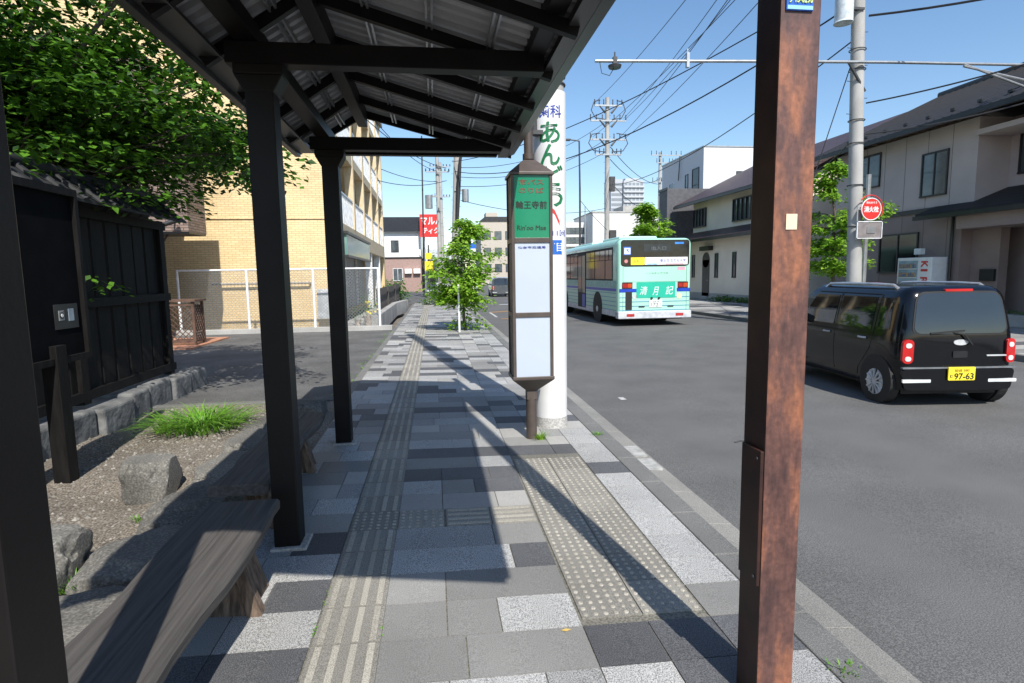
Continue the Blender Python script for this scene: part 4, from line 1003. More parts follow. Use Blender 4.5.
p = MB(); p.path([(18.9, 43.3, 10.4), (18.85, 43.3, 9.2), (18.85, 43.4, 8.6)], .04, 6); p.build('mast', M_DSTEEL, dg)
db = thing('grey_block', 'low dark grey block annexe between the bus and the cream house', 'building', (16.5, 38.5, 0))
p = MB(); p.box(15.7, 20, 37.9, 39.3, -.1, 7.2); p.build('wall', mat('dark grey panel', (.085, .085, .095), .6), db)
p = MB(); p.box(15.64, 15.7, 37.85, 39.35, 7.1, 7.26); p.build('coping', M_FRAMEB, db)
window(db, 'x', 15.7, 38.2, 38.9, 3.2, 4.8, mull=0)

# ------------------------------------------------------------ background buildings
wb = thing('white_office_block', 'long low white building beyond the bus', 'building', (30, 90, 0))
WR = mat('off white render', (.60, .60, .58), .7, var=.04)
p = MB(); p.box(24.5, 45, 88, 100, -.3, 10.9); p.box(20, 24.5, 92, 100, -.3, 9.8); p.build('wall', WR, wb)
p = MB(); p.box(24.4, 45.1, 87.9, 100.1, 10.9, 11.1); p.box(30, 33, 90, 95, 11.1, 12.2); p.build('roof', CONC, wb)
for x in (29.8, 31.8, 27.0): window(wb, 'y', 88, x, x + 1.3, 5.9, 7.0, out=-1, mull=0, gm=M_GLASS)
for z in (5.0, 6.5, 8.0): window(wb, 'y', 92, 20.5, 24.2, z, z + .9, out=-1, mull=4)
for x in (37, 40): window(wb, 'y', 88, x, x + 1.3, 6.5, 7.8, out=-1, mull=0, gm=M_GLASS)
tw = thing('apartment_tower', 'tall pale high rise tower far away with rows of balconies', 'building', (118, 350, 0))
TWM = mat('hazy tower concrete', (.42, .45, .49), .7, var=.03, scale=.05)  # distance haze mixed into the wall colour as grey blue
p = MB(); p.box(109.5, 117, 352, 366, -.3, 59.0); p.box(117, 130, 350, 366, -.3, 58); p.box(119, 128, 353, 362, 58, 59.8); p.build('wall', TWM, tw)
DG = mat('tower balcony recess', (.22, .25, .28), .4, var=.1)
for fl in range(17):
    z = 6.2 + 3.05 * fl
    p = MB()
    for c in range(5): p.box(117.5 + 2.5 * c, 119.4 + 2.5 * c, 349.96, 350.02, z, z + 1.6)
    w_ = p.build('window', DG, tw)
    p = MB(); p.box(117.1, 129.9, 349.2, 349.99, z - 1.25, z - .15); p.build('balcony', mat('hazy tower balcony', (.46, .49, .53), .7), w_)  # balcony colour carries the same painted haze
    p = MB(); p.box(109.8, 116.9, 351.96, 352.02, z, z + 1.7); p.build('window', DG, tw)
bb = thing('beige_building', 'beige apartment block with a stepped roof beyond the street tree', 'building', (11, 110, 0))
BEI = mat('beige render', (.46, .41, .35), .75, var=.05)
p = MB(); p.box(8.8, 18, 108, 122, -.3, 11.5); p.box(10, 12.2, 110, 114, 11.5, 13.3); p.build('wall', BEI, bb)
p = MB(); p.prism([(8.6, 11.5), (18.2, 11.5), (17, 12.3), (9.6, 12.3)], 107.8, 109.9); p.build('roof', M_FASC, bb)
for k in range(3):
    for x in (9.4, 11.4, 13.4): window(bb, 'y', 108, x, x + 1.2, 2.2 + 3 * k, 3.6 + 3 * k, out=-1, mull=0)
br_ = thing('brick_shop_building', 'far building with white upper floor, pinkish brick ground floor and a black roof sign', 'building', (-4, 62, 0))
p = MB(); p.box(-14, -1.3, 62, 72, 3.6, 6.2); p.build('upper_wall', M_WHITE, br_)
p = MB(); p.box(-14, -1.3, 62, 72, -.2, 3.5); p.build('lower_wall', mat('pinkish brick', (.34, .23, .2), .8, var=.1), br_)
p = MB(); p.box(-14, -1.2, 61.9, 72, 3.5, 3.62); p.build('band', M_FRAMEB, br_)
p = MB(); p.box(-14, -.9, 61.6, 61.9, 6.2, 7.7); p.build('roof_sign', mat('black sign board', (.02, .022, .03), .4), br_)
window(br_, 'y', 62, -4.3, -3.6, 4.2, 5.3, out=-1, mull=0); window(br_, 'y', 62, -4.2, -3.3, 1.2, 2.4, out=-1, mull=1, fm=M_FRAMEW)
for x in (-3.0, -2.1): p = MB(); p.box(x, x + .7, 61.6, 61.95, 1.9, 2.4); p.build('air_conditioner', M_WHITE, br_)
rsn = thing('red_sign', 'red rooftop sign with white characters beyond the yellow building', 'sign', (-.3, 66, 0))
p = MB(); p.box(-1.3, 1.1, 60.9, 61.1, 5.6, 7.9); f_ = p.build('face', M_RED, rsn)
text('lettering', 'マルハ', f_, (-1.15, 60.895, 6.85), (1, 0, 0), (0, 0, 1), .75, M_WHITE, width=2.1, bold=.03)
text('lettering', 'ティク', f_, (-1.0, 60.895, 5.95), (1, 0, 0), (0, 0, 1), .6, M_WHITE, width=1.6, bold=.03)
p = MB(); p.tube((-.9, 61.3, -.2), (-.9, 61.3, 6), .1, n=8); p.tube((.7, 61.3, -.2), (.7, 61.3, 6), .1, n=8); p.build('post', M_STEEL, rsn)
gr_ = thing('pale_shop_building', 'pale two storey shop behind the far utility poles', 'building', (2, 70, 0))
p = MB(); p.box(-1.1, 3.4, 66, 76, -.2, 4.6); p.build('wall', mat('pale blue grey wall', (.5, .54, .56), .7), gr_)
window(gr_, 'y', 66, -.6, .4, 1.0, 3.4, out=-1, mull=1); window(gr_, 'y', 66, 1.0, 2.4, 1.0, 3.4, out=-1, mull=1)
ys_ = thing('yellow_sign', 'small yellow sign on a post beside the far poles', 'sign', (-.6, 48, 0))
p = MB(); p.tube((-.35, 44, 0), (-.35, 44, 3.9), .05, n=8); p.build('post', M_DSTEEL, ys_)
p = MB(); p.box(-.65, -.05, 43.85, 43.93, 2.0, 2.7); p.box(-.6, -.1, 43.85, 43.93, 2.85, 3.3); p.build('face', M_YEL, ys_)
bl_ = MB()
sgf = MB(); sgf.box(2.7, 4.3, 59.0, 59.2, 4.3, 4.9)
sb = thing('blue_road_sign', 'blue road direction sign over the far junction', 'sign', (5.5, 59, 0)); sgf.build('face', M_BLUE, sb); p = MB(); p.tube((2.2, 59.3, -.1), (2.2, 59.3, 5.2), .09, n=8); p.tube((2.2, 59.3, 4.9), (4.3, 59.3, 4.9), .05, n=8); p.build('post', M_STEEL, sb)
# far filler blocks along the street
for i, (x0, x1, y0, y1, h, c, lab) in enumerate(((-40, -9, 80, 95, 6, (.45, .43, .4), 'low grey building far left beyond the brick shop'), (1.5, 7.2, 150, 165, 8, (.5, .47, .42), 'distant pale block closing the street'),
        (20, 60, 130, 150, 9, (.55, .54, .52), 'distant pale block behind the white office block'), (46, 70, 70, 90, 8, (.4, .35, .3), 'tan building behind the houses at the right'))):
    t = thing('distant_building', lab, 'building', ((x0 + x1) / 2, y0, 0)); p = MB(); p.box(x0, x1, y0, y1, -.3, h); p.build('wall', mat('distant wall %d' % i, c, .8, var=.05), t)
    n_ = int((x1 - x0) / 3)
    for k in range(min(n_, 8)): window(t, 'y', y0, x0 + .8 + 3 * k, x0 + 2.2 + 3 * k, h - 3, h - 1.6, out=-1, mull=0)

# ------------------------------------------------------------ utility poles right and far
def arm(parent, c, half, axis='x', n=3, ins=.14, w=.08, name='crossarm'):
    d = Vector((1, 0, 0)) if axis == 'x' else Vector((0, 1, 0)); c = Vector(c)
    p = MB(); p.beam(c - d * half, c + d * half, w, w); a = p.build(name, M_STEEL, parent)
    p = MB()
    for k in range(n):
        for s_ in (-1, 1):
            b = c + d * s_ * half * (k + 1) / n; p = MB(); p.path([b, b + Vector((0, 0, ins * .5)), b + Vector((0, 0, ins)), b + Vector((0, 0, ins * 1.5))], [.02, .055, .035, .05], 8)
            p.build('insulator', M_DSTEEL, a)
rpole, rb0, rtop = rung_pole('utility_pole', 'concrete utility pole with step bolts on the opposite pavement in front of the brown house', (11.6, 14.7, -.03), 13, .19, .145, lean=(-.04, 0))
arm(rpole, rtop + Vector((0, 0, -.3)), 1.0); arm(rpole, rtop + Vector((.03, 0, -1.2)), 1.0)
p = MB()
for z in (2.8, 3.9, 5.0, 5.6, 6.9, 7.4):
    c = rb0.lerp(rtop, z / 13); p.path([c + Vector((.2 * cos(t), .2 * sin(t), 0)) for t in [k * pi / 8 for k in range(17)]], .014, 5)
p.build('band', M_DSTEEL, rpole)
p = MB(); p.tube((10.75, 14.55, 8.0), (10.75, 14.55, 8.9), .22, .22, 20); p.tube((10.75, 14.55, 7.96), (10.75, 14.55, 8.0), .24, .22, 20); tfm = p.build('transformer', mat('pale grey enamel', (.55, .6, .63), .4), rpole, smooth=True)
p = MB(); p.box(10.8, 11.3, 14.5, 14.6, 8.3, 8.36); p.build('bracket', M_DSTEEL, rpole)
p = MB(); p.tube((12.0, 14.9, 0), (12.0, 14.9, 4.2), .06, n=10); p.build('conduit', M_STEEL, rpole)
# detector arm over the road
da = thing('detector_arm', 'long horizontal pipe with traffic detectors across the road, fixed to the concrete pole', 'traffic detector', (11.4, 14.5, 6.9))
p = MB(); p.path([(4.08, 14.45, 6.78), (8, 14.45, 6.9), (12, 14.45, 7.0), (19, 14.45, 7.1)], .038, 12); p.build('pipe', M_STEEL, da, smooth=True)
for x, z in ((4.58, 6.79),):
    p = MB(); p.box(x - .05, x + .05, 14.4, 14.5, z - .12, z + .1); p.path([(x, 14.45, z - .06), (x, 14.45, z - .1), (x, 14.45, z - .16)], [.04, .17, .15], 14); p.tube((x, 14.45, z), (x, 14.45, z + .22), .02, n=6); p.build('detector', M_DSTEEL, da, smooth=True)
p = MB(); p.box(6.43, 6.5, 14.4, 14.5, 6.7, 7.05); p.tube((6.46, 14.45, 7.05), (6.46, 14.45, 7.15), .02, n=6); p.build('clamp', M_STEEL, da)
p = MB(); p.path([(4.2, 14.45, 6.75), (4.25, 14.45, 6.5), (4.45, 14.45, 6.45), (4.55, 14.45, 6.62)], .01, 6); p.build('lead', M_WIRE, da)
p = MB(); p.tube((14.2, 14.4, 7.0), (17.6, 14.3, 6.0), .03, n=8); p.tube((14.2, 14.4, 6.95), (17.6, 14.3, 6.35), .03, n=8); p.build('stay', M_STEEL, da)
p = MB(); p.beam((10.85, 14.45, 7.0), (11.5, 14.6, 6.3), .05, .05); p.build('brace', M_DSTEEL, da)
# hydrant sign
hs = thing('hydrant_sign', 'round red fire hydrant sign with a small framed plate on the concrete pole', 'sign', (12.0, 14.4, 2.4))
p = MB(); p.disc((12.0, 14.35, 3.20), .285, .02, 32); dk = p.build('disc', M_RED, hs)
p = MB(); p.path([(12.0 + .285 * cos(t), 14.345, 3.20 + .285 * sin(t)) for t in [k * pi / 20 for k in range(41)]], .014, 6); p.build('rim', M_WHITE, dk)
text('lettering', '消火栓', dk, (11.79, 14.339, 3.12), (1, 0, 0), (0, 0, 1), .15, M_WHITE, width=.42, bold=.03)
text('lettering', '防火水そう', dk, (11.85, 14.339, 3.34), (1, 0, 0), (0, 0, 1), .06, M_WHITE, width=.3, bold=.02)
p = MB(); p.path([(12.0 + .37 * cos(t), 14.38, 3.20 + .37 * sin(t)) for t in [radians(-30 + 170 * k / 20) for k in range(21)]], .015, 6); p.build('red_hoop', M_RED, hs)
p = MB(); p.box(11.6, 12.35, 14.33, 14.35, 2.42, 2.44); p.box(11.6, 12.35, 14.33, 14.35, 2.86, 2.88); p.box(11.6, 11.62, 14.33, 14.35, 2.42, 2.88); p.box(12.33, 12.35, 14.33, 14.35, 2.42, 2.88); p.build('frame', M_FRAMEW, hs)
p = MB(); p.box(11.63, 12.32, 14.345, 14.355, 2.45, 2.85); p.build('plate', mat('grey brown plate', (.2, .18, .18), .5), hs)
p = MB(); p.box(11.9, 12.15, 14.33, 14.344, 2.56, 2.74); p.build('mark', M_STEEL, hs)
p = MB(); p.tube((11.62, 14.37, 2.4), (11.62, 14.37, 3.3), .02, n=8); p.tube((11.62, 14.37, 3.2), (12.0, 14.37, 3.2), .015, n=8); p.build('bracket', M_STEEL, hs)
hs.location.x -= .33
mpole, mb0, mtop = rung_pole('utility_pole', 'tall concrete utility pole with two crossarms behind the bus', (14.6, 48, -.03), 16, .24, .16)
for dz_, hw in ((-.7, 1.15), (-1.9, 1.5), (-3.4, 1.5), (-4.6, 1.1)): arm(mpole, mtop + Vector((0, -.25, dz_)), hw, w=.12, ins=.32)
for s_ in (-1, 1):
    for (dz_, k) in ((-1.6, 1.0), (-4.2, 1.15)): p = MB(); p.path([mtop + Vector((s_ * .3, -.3, dz_ - .2)), mtop + Vector((s_ * 1.1 * k, -.3, dz_ - .1)), mtop + Vector((s_ * 1.45 * k, -.3, dz_ + .5)), mtop + Vector((s_ * 1.2 * k, -.3, dz_ + 1.2)), mtop + Vector((s_ * .7, -.3, dz_ + 1.3))], .04, 6); p.build('jumper_cable', M_DSTEEL, mpole)
    for dz_ in (-1.3, -2.4, -3.9): p = MB(); p.tube(mtop + Vector((s_ * .25, -.3, dz_)), mtop + Vector((s_ * .75, -.3, dz_ + .55)), .09, .05, 8); p.build('insulator', M_DSTEEL, mpole)
p = MB(); p.box(14.78, 15.2, 47.7, 48.0, 8.4, 9.6); p.build('equipment', M_DSTEEL, mpole)
p = MB(); p.box(14.75, 15.3, 47.6, 48.2, 4.4, 5.2); p.build('equipment', M_DSTEEL, mpole)
npole, nb0, ntop = rung_pole('utility_pole', 'farther concrete utility pole with a tangle of crossarms above the green tree', (28.0, 70, -.03), 16.3, .24, .16)
for dz_, hw in ((-.4, 1.9), (-1.3, 1.2), (-3.6, 1.7), (-5.0, .9)): arm(npole, ntop + Vector((.7, -.25, dz_)), hw, w=.12, ins=.35)
p = MB(); p.box(29.3, 30.2, 69.6, 70.2, 11.3, 12.4); p.build('transformer', M_STEEL, npole)
fl_ = thing('street_lamp', 'slim dark street lamp with a short arm beyond the bus stop', 'street lamp', (11.5, 45, 0))
p = MB(); p.path([(11.5, 45, -.1), (11.5, 45, 8), (11.45, 45, 11.8)], [.10, .075, .06], 10); p.path([(11.45, 45, 11.8), (10.6, 45, 11.9)], .05, 8); p.build('pole', M_DSTEEL, fl_, smooth=True)
p = MB(); p.box(9.9, 10.75, 44.85, 45.15, 11.8, 11.95); p.build('lamp_head', M_DSTEEL, fl_, bevel=.03)
lp = []
for i, (x, y, h, r, lab) in enumerate(((1.3, 39, 13, .26, 'thick utility pole with cable tangle behind the street tree'), (.45, 42, 12, .16, 'pale utility pole left of the thick far pole'), (.85, 55, 12, .2, 'slim pale pole behind the two far poles'))):
    t_, b_, tp_ = rung_pole('utility_pole', lab, (x, y, -.05), h, r, r * .7, lean=((.045, 0) if i == 0 else (0, 0))); lp.append((t_, b_, tp_))
    arm(t_, tp_ + Vector((0, -.25, -.4)), .9); arm(t_, b_.lerp(tp_, .74) + Vector((0, -.28, 0)), .8 if i else 1.0)
p = MB(); p.tube((-.2, 41.6, 6.3), (-.2, 41.6, 7.2), .26, n=12); p.box(-.25, .4, 41.65, 41.75, 7.1, 7.2); p.build('transformer', M_STEEL, lp[1][0])
p = MB(); p.tube((2.2, 38.7, 6.4), (2.2, 38.7, 7.2), .22, n=12); p.box(1.5, 2.2, 38.72, 38.8, 7.1, 7.2); p.build('transformer', M_STEEL, lp[0][0])
p = MB(); p.path([(1.6, 38.7, 5), (1.75, 38.7, 7.4), (1.9, 38.6, 9), (2.3, 38.5, 11)], [.12, .16, .1, .04], 7); p.build('cable_bundle', M_WIRE, lp[0][0])
p = MB(); p.tube((-.78, 45, -.1), (-.6, 45, 12), .07, .05, 8); solo('mast', p, M_DSTEEL, 'thin dark mast rising left of the far utility poles', 'mast')
p = MB(); p.tube((22.5, 85, -.1), (22.5, 85, 14.5 - 3), .12, .08, 8); solo('mast', p, M_STEEL, 'thin pale mast in front of the white office block', 'mast')

# cables
def cable(a, b, sag, r=.016, lab=0):
    a = Vector(a); b = Vector(b); n = 24; p = MB()
    p.path([a.lerp(b, k / n) - Vector((0, 0, sag * 4 * (k / n) * (1 - k / n))) for k in range(n + 1)], r, 5)
    L = ('thin power line running up from the pole behind the bus to the upper right', 'thick black cable crossing the sky above the road to the far left poles', 'thin black wire between the far poles and the yellow building', 'service wire running from the right hand pole to the brown house', 'distant wire strung between poles above the bus', 'guy wire descending beside the right hand pole')[lab]
    G = ('power lines at the upper right', 'thick cables across the road', 'wires left of the bus stop', 'service wires of the brown house', 'distant wires above the bus', None)[lab]
    solo('overhead_cable', p, M_WIRE, L, 'cable', G)
T = rtop; Mx = mtop
for (dx, dz_, dx2, dz2) in ((-1.15, -.5, -1.0, -.1), (1.3, -1.7, -.55, -.1), (1.4, -1.8, .2, -.1), (-1.3, -3.2, .9, -.2), (0.9, -3.3, -.9, -1.0), (1.4, -3.3, .6, -1.0)):
    cable(Mx + Vector((dx, -.3, dz_)), T + Vector((dx2, 0, dz2)), .45, .017, 0)
cable((1.5, 39, 8.4), (11.4, 14.6, 8.7), 1.6, .024, 1); cable((1.4, 39, 9.0), (11.4, 14.6, 9.4), .9, .02, 1)
cable((14.8, 47.8, 8.9), (11.4, 14.6, 7.8), .9, .02, 1)
cable((28, 69.7, 12.4), (14.8, 47.8, 12), .8, .03, 4); cable((28, 69.7, 13.2), (14.8, 47.8, 11), 1.2, .03, 4); cable((14.5, 47.6, 5.2), (11.45, 45, 7.4), .1, .02, 4); cable((28, 69.7, 9.5), (14.8, 47.8, 9.2), 1.0, .03, 4)
cable((1.9, 38.8, 8.6), (14.4, 47.8, 14.0), 1.0, .02, 4); cable((1.9, 38.8, 8.0), (14.4, 47.8, 12.6), 1.0, .02, 4); cable((1.9, 38.8, 7.4), (14.4, 47.8, 11.6), .8, .02, 4); cable((1.9, 38.8, 6.5), (14.4, 47.8, 7.0), .6, .02, 4)
cable((1.0, 39, 8.6), (-3.0, 28, 8.9), .4, .02, 2); cable((.5, 42, 8.9), (-2.95, 30, 9.6), .5, .02, 2); cable((1.0, 39, 7.8), (-3, 34, 7.0), .3, .02, 2); cable((.5, 42, 8.2), (-3, 36, 8.0), .2, .02, 2)
cable((11.55, 14.6, 6.0), (16.0, 9, 7.0), .25, .02, 3); cable((11.6, 14.6, 5.2), (15.2, 12, 5.8), .15, .018, 3); cable((11.5, 14.6, 8.7), (19, 4, 8.9), .7, .025, 3); cable((11.5, 14.6, 8.2), (22, 4, 9.6), .9, .03, 3)
cable((11.45, 14.6, 5.3), (15.6, 24, 5.7), .4, .02, 3)
cable((11.3, 14.7, 7.5), (10.5, 15.6, 3.2), 0, .014, 5)

# ------------------------------------------------------------ bus
BW = 2.49; BL = 10.6; BH = 2.93
bg_ = mat('mint green bus paint', (.37, .66, .53), .28, var=.03, scale=.7, coat=.4)
bg2 = mat('teal poster', (.02, .44, .30), .35, var=.04)
bdb = mat('bus stripe blue', (.01, .05, .42), .35)
bthin = mat('bus thin stripe', (.03, .16, .36), .4)
BLK = mat('black rubber', (.014, .014, .014), .7)
TY = mat('tyre rubber', (.02, .02, .021), .8)
RIM = mat('dull wheel rim', (.55, .56, .57), .35, metal=.2)
BUSX, BUSY, BUSZ = 5.88, 18.1, -.145
bus = thing('city_bus', 'mint green city bus seen from behind, driving away on the road', 'bus', (0, 0, 0))
def rrect(x0, x1, z0, z1, r, n=5, rb=None):
    rb = r if rb is None else rb
    pts = []
    for (cx, cz, a0, rr) in ((x1 - rb, z0 + rb, -pi / 2, rb), (x1 - r, z1 - r, 0, r), (x0 + r, z1 - r, pi / 2, r), (x0 + rb, z0 + rb, pi, rb)):
        for k in range(n + 1): a = a0 + pi / 2 * k / n; pts.append((cx + rr * cos(a), cz + rr * sin(a)))
    return pts
p = MB(); vs = []; fs = []
st = [(0, .07), (.03, .035), (.08, .01), (.16, 0), (BL - .3, 0), (BL - .1, .04), (BL, .12)]
for (y, ins) in st: vs += [(x, y, z) for x, z in rrect(ins, BW - ins, .32, BH - .07 - ins, .2, rb=.06)]
k = len(vs) // len(st)
fs = [(i * k + j, i * k + (j + 1) % k, (i + 1) * k + (j + 1) % k, (i + 1) * k + j) for i in range(len(st) - 1) for j in range(k)] + [tuple(range(k)), tuple(range((len(st) - 1) * k, len(st) * k))]
p.add(vs, fs); p.build('body', bg_, bus, smooth=True)
def rearpanel(name, x0, x1, z0, z1, m, par, y=-.004, th=.008, r=.03):
    p = MB(); p.prism(rrect(x0, x1, z0, z1, r), y, y + th); return p.build(name, m, par)
rw = rearpanel('rear_window', .11, 2.38, 1.98, 2.78, M_GLASS, bus, y=-.012, th=.02, r=.08)
rearpanel('window_gasket', .09, 2.40, 1.96, 2.80, BLK, bus, y=-.006, th=.012, r=.09)
db_ = rearpanel('destination_box', .85, 1.75, 2.42, 2.66, mat('dark display', (.03, .035, .035), .3), rw, y=-.016, th=.003)
text('lettering', '出入口', db_, (1.1, -.017, 2.47), (1, 0, 0), (0, 0, 1), .12, mat('dim grey letters', (.14, .15, .15), .5), width=.5, depth=.001)
wc = rearpanel('wheelchair_sign', .17, .42, 2.32, 2.58, M_BLUE, rw, y=-.016, th=.003, r=.01)
text('symbol', '♿', wc, (.2, -.0165, 2.345), (1, 0, 0), (0, 0, 1), .2, M_WHITE, depth=.001)
rearpanel('sticker', 1.9, 2.2, 2.66, 2.72, mat('bright blue strip', (.05, .25, .75), .4), rw, y=-.015, th=.002, r=.005)
ad1 = rearpanel('yellow_notice', .42, .88, 2.0, 2.24, M_YEL, bus, y=-.016, th=.003, r=.005)
text('lettering', '後乗り', ad1, (.5, -.017, 2.07), (1, 0, 0), (0, 0, 1), .09, mat('brown letters', (.4, .3, .05), .5), width=.28, depth=.001)
ad2 = rearpanel('white_notice', .89, 2.34, 2.0, 2.24, M_WHITE, bus, y=-.016, th=.003, r=.005)
text('lettering', '東北生活文化大学', ad2, (1.4, -.017, 2.08), (1, 0, 0), (0, 0, 1), .10, M_DBLUE, width=.88, depth=.001, bold=.01)
rearpanel('notice_stripe', .94, 1.3, 2.0, 2.05, mat('pale cyan strip', (.4, .65, .8), .5), ad2, y=-.019, th=.003, r=.002); rearpanel('notice_stripe', 1.6, 2.2, 2.01, 2.04, mat('pink strip', (.8, .35, .4), .5), ad2, y=-.019, th=.003, r=.002)
p = MB(); p.disc((.26, -.012, 2.12), .06, .02, 16); p.build('round_sticker', mat('dull pink', (.5, .2, .2), .5), bus)
st_ = rearpanel('pink_sticker', 2.0, 2.26, 1.82, 1.92, mat('pink sticker', (.85, .35, .45), .5), bus, y=-.006, th=.004, r=.01)
text('lettering', 'ノンステップバス', bus, (.93, -.0045, 1.70), (1, 0, 0), (0, 0, 1), .055, mat('grey letters', (.1, .22, .2), .5), width=.75)
p = MB(); p.box(.2, 2.29, -.006, .004, 1.945, 1.955); p.build('panel_gap', BLK, bus)
p = MB(); p.box(.16, .175, -.005, .003, .45, 1.95); p.box(2.315, 2.33, -.005, .003, .45, 1.95); p.box(.16, 2.33, -.005, .003, 1.45, 1.46); p.build('panel_gap', mat('panel joint', (.12, .25, .2), .6), bus)
pt = rearpanel('poster', .62, 1.94, .93, 1.44, bg2, bus, y=-.01, th=.012, r=.01)
for i, ch in enumerate('清月記'): text('lettering', ch, pt, (.72 + .44 * i, -.0105, 1.03 - .02 * (i % 2)), (1, .0, 0), (.16, 0, 1), .28, M_WHITE, width=.24 if i != 1 else .17, bold=.0)
for (x0, x1, s_) in ((.0, .62, 0), (1.94, 2.49, 0)): p = MB(); p.box(x0 + .05, x1 - .04 if x1 > 2 else x1, -.007, .02, 1.12, 1.235); p.build('blue_stripe', bdb, bus)
for (x0, x1) in ((.13, .48), (2.02, 2.37)):
    l_ = rearpanel('tail_lamp', x0, x1, 1.24, 1.44, mat('lamp housing', (.05, .01, .01), .3), bus, y=-.02, th=.03, r=.01)
    mid = (x0 + x1) / 2
    rearpanel('red_lens', x0 + .02, mid - .01, 1.27, 1.40, mat('red lens', (.35, .01, .01), .2), l_, y=-.026, th=.01, r=.02)
    rearpanel('amber_lens', mid + .01, x1 - .02, 1.27, 1.40, mat('amber red lens', (.5, .06, .01), .2), l_, y=-.026, th=.01, r=.02)
p = MB()
for z in (.94, .80, .66, .52):
    p.box(.06, 2.42, -.0065, .0, z, z + .018)
for z in (.94, .80, .66, .52, 1.08):
    p.box(-.004, .0, .2, BL - .6, z, z + .018)
p.build('thin_stripe', bthin, bus)
p = MB(); p.box(-.005, .0, .2, BL - .5, 1.15, 1.245); p.build('blue_stripe', bdb, bus)
p = MB(); p.box(-.0045, .0, .2, BL - .5, 1.26, 1.5); p.build('pale_band', mat('translucent band', (.2, .42, .38), .4), bus)
gv = rearpanel('engine_grille', .25, .47, .55, 1.14, BLK, bus, y=-.012, th=.012, r=.01)
pl_ = rearpanel('licence_plate', 1.05, 1.49, .62, .86, M_WHITE, bus, y=-.02, th=.014, r=.01)
text('lettering', '1721', pl_, (1.11, -.0205, .645), (1, 0, 0), (0, 0, 1), .12, mat('plate green', (.02, .1, .06), .5), width=.32)
text('lettering', '仙台 200', pl_, (1.17, -.0205, .785), (1, 0, 0), (0, 0, 1), .05, mat('plate green', (.02, .1, .06), .5), width=.22)
for x in (1.13, 1.38): p = MB(); p.disc((x, -.03, .92), .035, .05, 12); p.build('plate_lamp', BLK, bus)
for x in (.8, 1.78): p = MB(); p.prism(rrect(x - .1, x + .1, .64, .67, .012), -.03, 0); p.build('handle', BLK, bus)
p = MB(); p.disc((2.08, -.006, .98), .09, .008, 20); p.build('round_sticker', mat('pale yellow sticker', (.7, .75, .45), .5), bus)
p = MB(); p.disc((.56, -.006, .98), .08, .008, 20); p.build('round_sticker', mat('pale grey sticker', (.55, .6, .58), .5), bus)
GB = mat('pale grey bumper', (.5, .52, .56), .4)
p = MB(); p.prism(rrect(.0, BW, .26, .50, .03), -.05, .25); bp = p.build('bumper', GB, bus, bevel=.02)
for x in (.28, 1.95): p = MB(); p.prism(rrect(x, x + .26, .33, .42, .01), -.056, -.045); p.build('reflector', mat('dark red reflector', (.4, .03, .03), .3), bp)
p = MB(); p.box(-.006, .0, .3, BL - .4, .32, .5); p.box(BW, BW + .006, .3, BL - .4, .32, .5); p.build('skirt', GB, bus)
# left side glazing and doors
gw = [(0.62, 1.35), (1.45, 2.65), (2.75, 3.9), (5.3, 6.5), (6.6, 7.8), (7.9, 9.0)]
for (a, b) in gw:
    p = MB(); p.box(-.012, .002, a, b, 1.55, 2.52); w_ = p.build('side_window', M_GLASS, bus)
    p = MB(); p.box(-.018, -.0125, a, b, 2.18, 2.2); p.box(-.018, -.0125, (a + b) / 2 - .012, (a + b) / 2 + .012, 2.2, 2.52); p.build('window_frame', BLK, w_)
p = MB(); p.box(-.008, .002, .55, 9.1, 1.5, 2.6); p.build('window_surround', BLK, bus)
for (a, b) in ((4.0, 5.2), (9.2, 10.1)):
    p = MB(); p.box(-.016, .002, a, b, .42, 2.55); d_ = p.build('door', BLK, bus)
    p = MB(); p.box(-.02, -.0165, a + .06, (a + b) / 2 - .03, 1.0, 2.45); p.box(-.02, -.0165, (a + b) / 2 + .03, b - .06, 1.0, 2.45); p.build('door_glass', M_GLASS, d_)
    p = MB(); p.box(-.02, -.0165, a + .06, a + .5, .45, .95); p.build('door_panel', bdb, d_)
for (a, b) in ((.6, 9.1),): p = MB(); p.box(BW - .002, BW + .01, a, b, 1.55, 2.52); p.build('side_window', M_GLASS, bus)
p = MB(); p.prism(rrect(.25, BW - .25, 1.4, 2.6, .08), BL - .004, BL + .008); p.build('windscreen', M_GLASS, bus)
def wheel(parent, x, y, z, r, w, rim, out=-1, spokes=0):
    wc_ = MB(); wc_.path([(x - w / 2, y, z), (x - w / 2 + .02, y, z), (x + w / 2 - .02, y, z), (x + w / 2, y, z)], [r - .03, r, r, r - .03], 32)
    t_ = wc_.build('wheel', TY, parent, smooth=True)
    p = MB(); xo = x + out * (w / 2 + .001); p.path([(xo - out * .04, y, z), (xo, y, z), (xo + out * .012, y, z), (xo - out * .03, y, z)], [r * .66, r * .66, r * .62, r * .55], 28)
    if spokes:
        p2 = MB(); p2.disc((xo - out * .012, y, z), r * .56, .012, 28, axis='x'); p2.build('hub_shade', BLK, t_)
        for k in range(spokes):
            a = 2 * pi * k / spokes; p.beam((xo + out * .006, y + .05 * cos(a), z + .05 * sin(a)), (xo + out * .006, y + r * .6 * cos(a), z + r * .6 * sin(a)), .02, .045, up=(1, 0, 0))
        p.disc((xo + out * .008, y, z), .05, .02, 16, axis='x')
    else: p.disc((xo - out * .02, y, z), r * .56, .02, 24, axis='x'); p.disc((xo, y, z), r * .22, .08, 16, axis='x')
    p.build('rim', rim, t_, smooth=True)
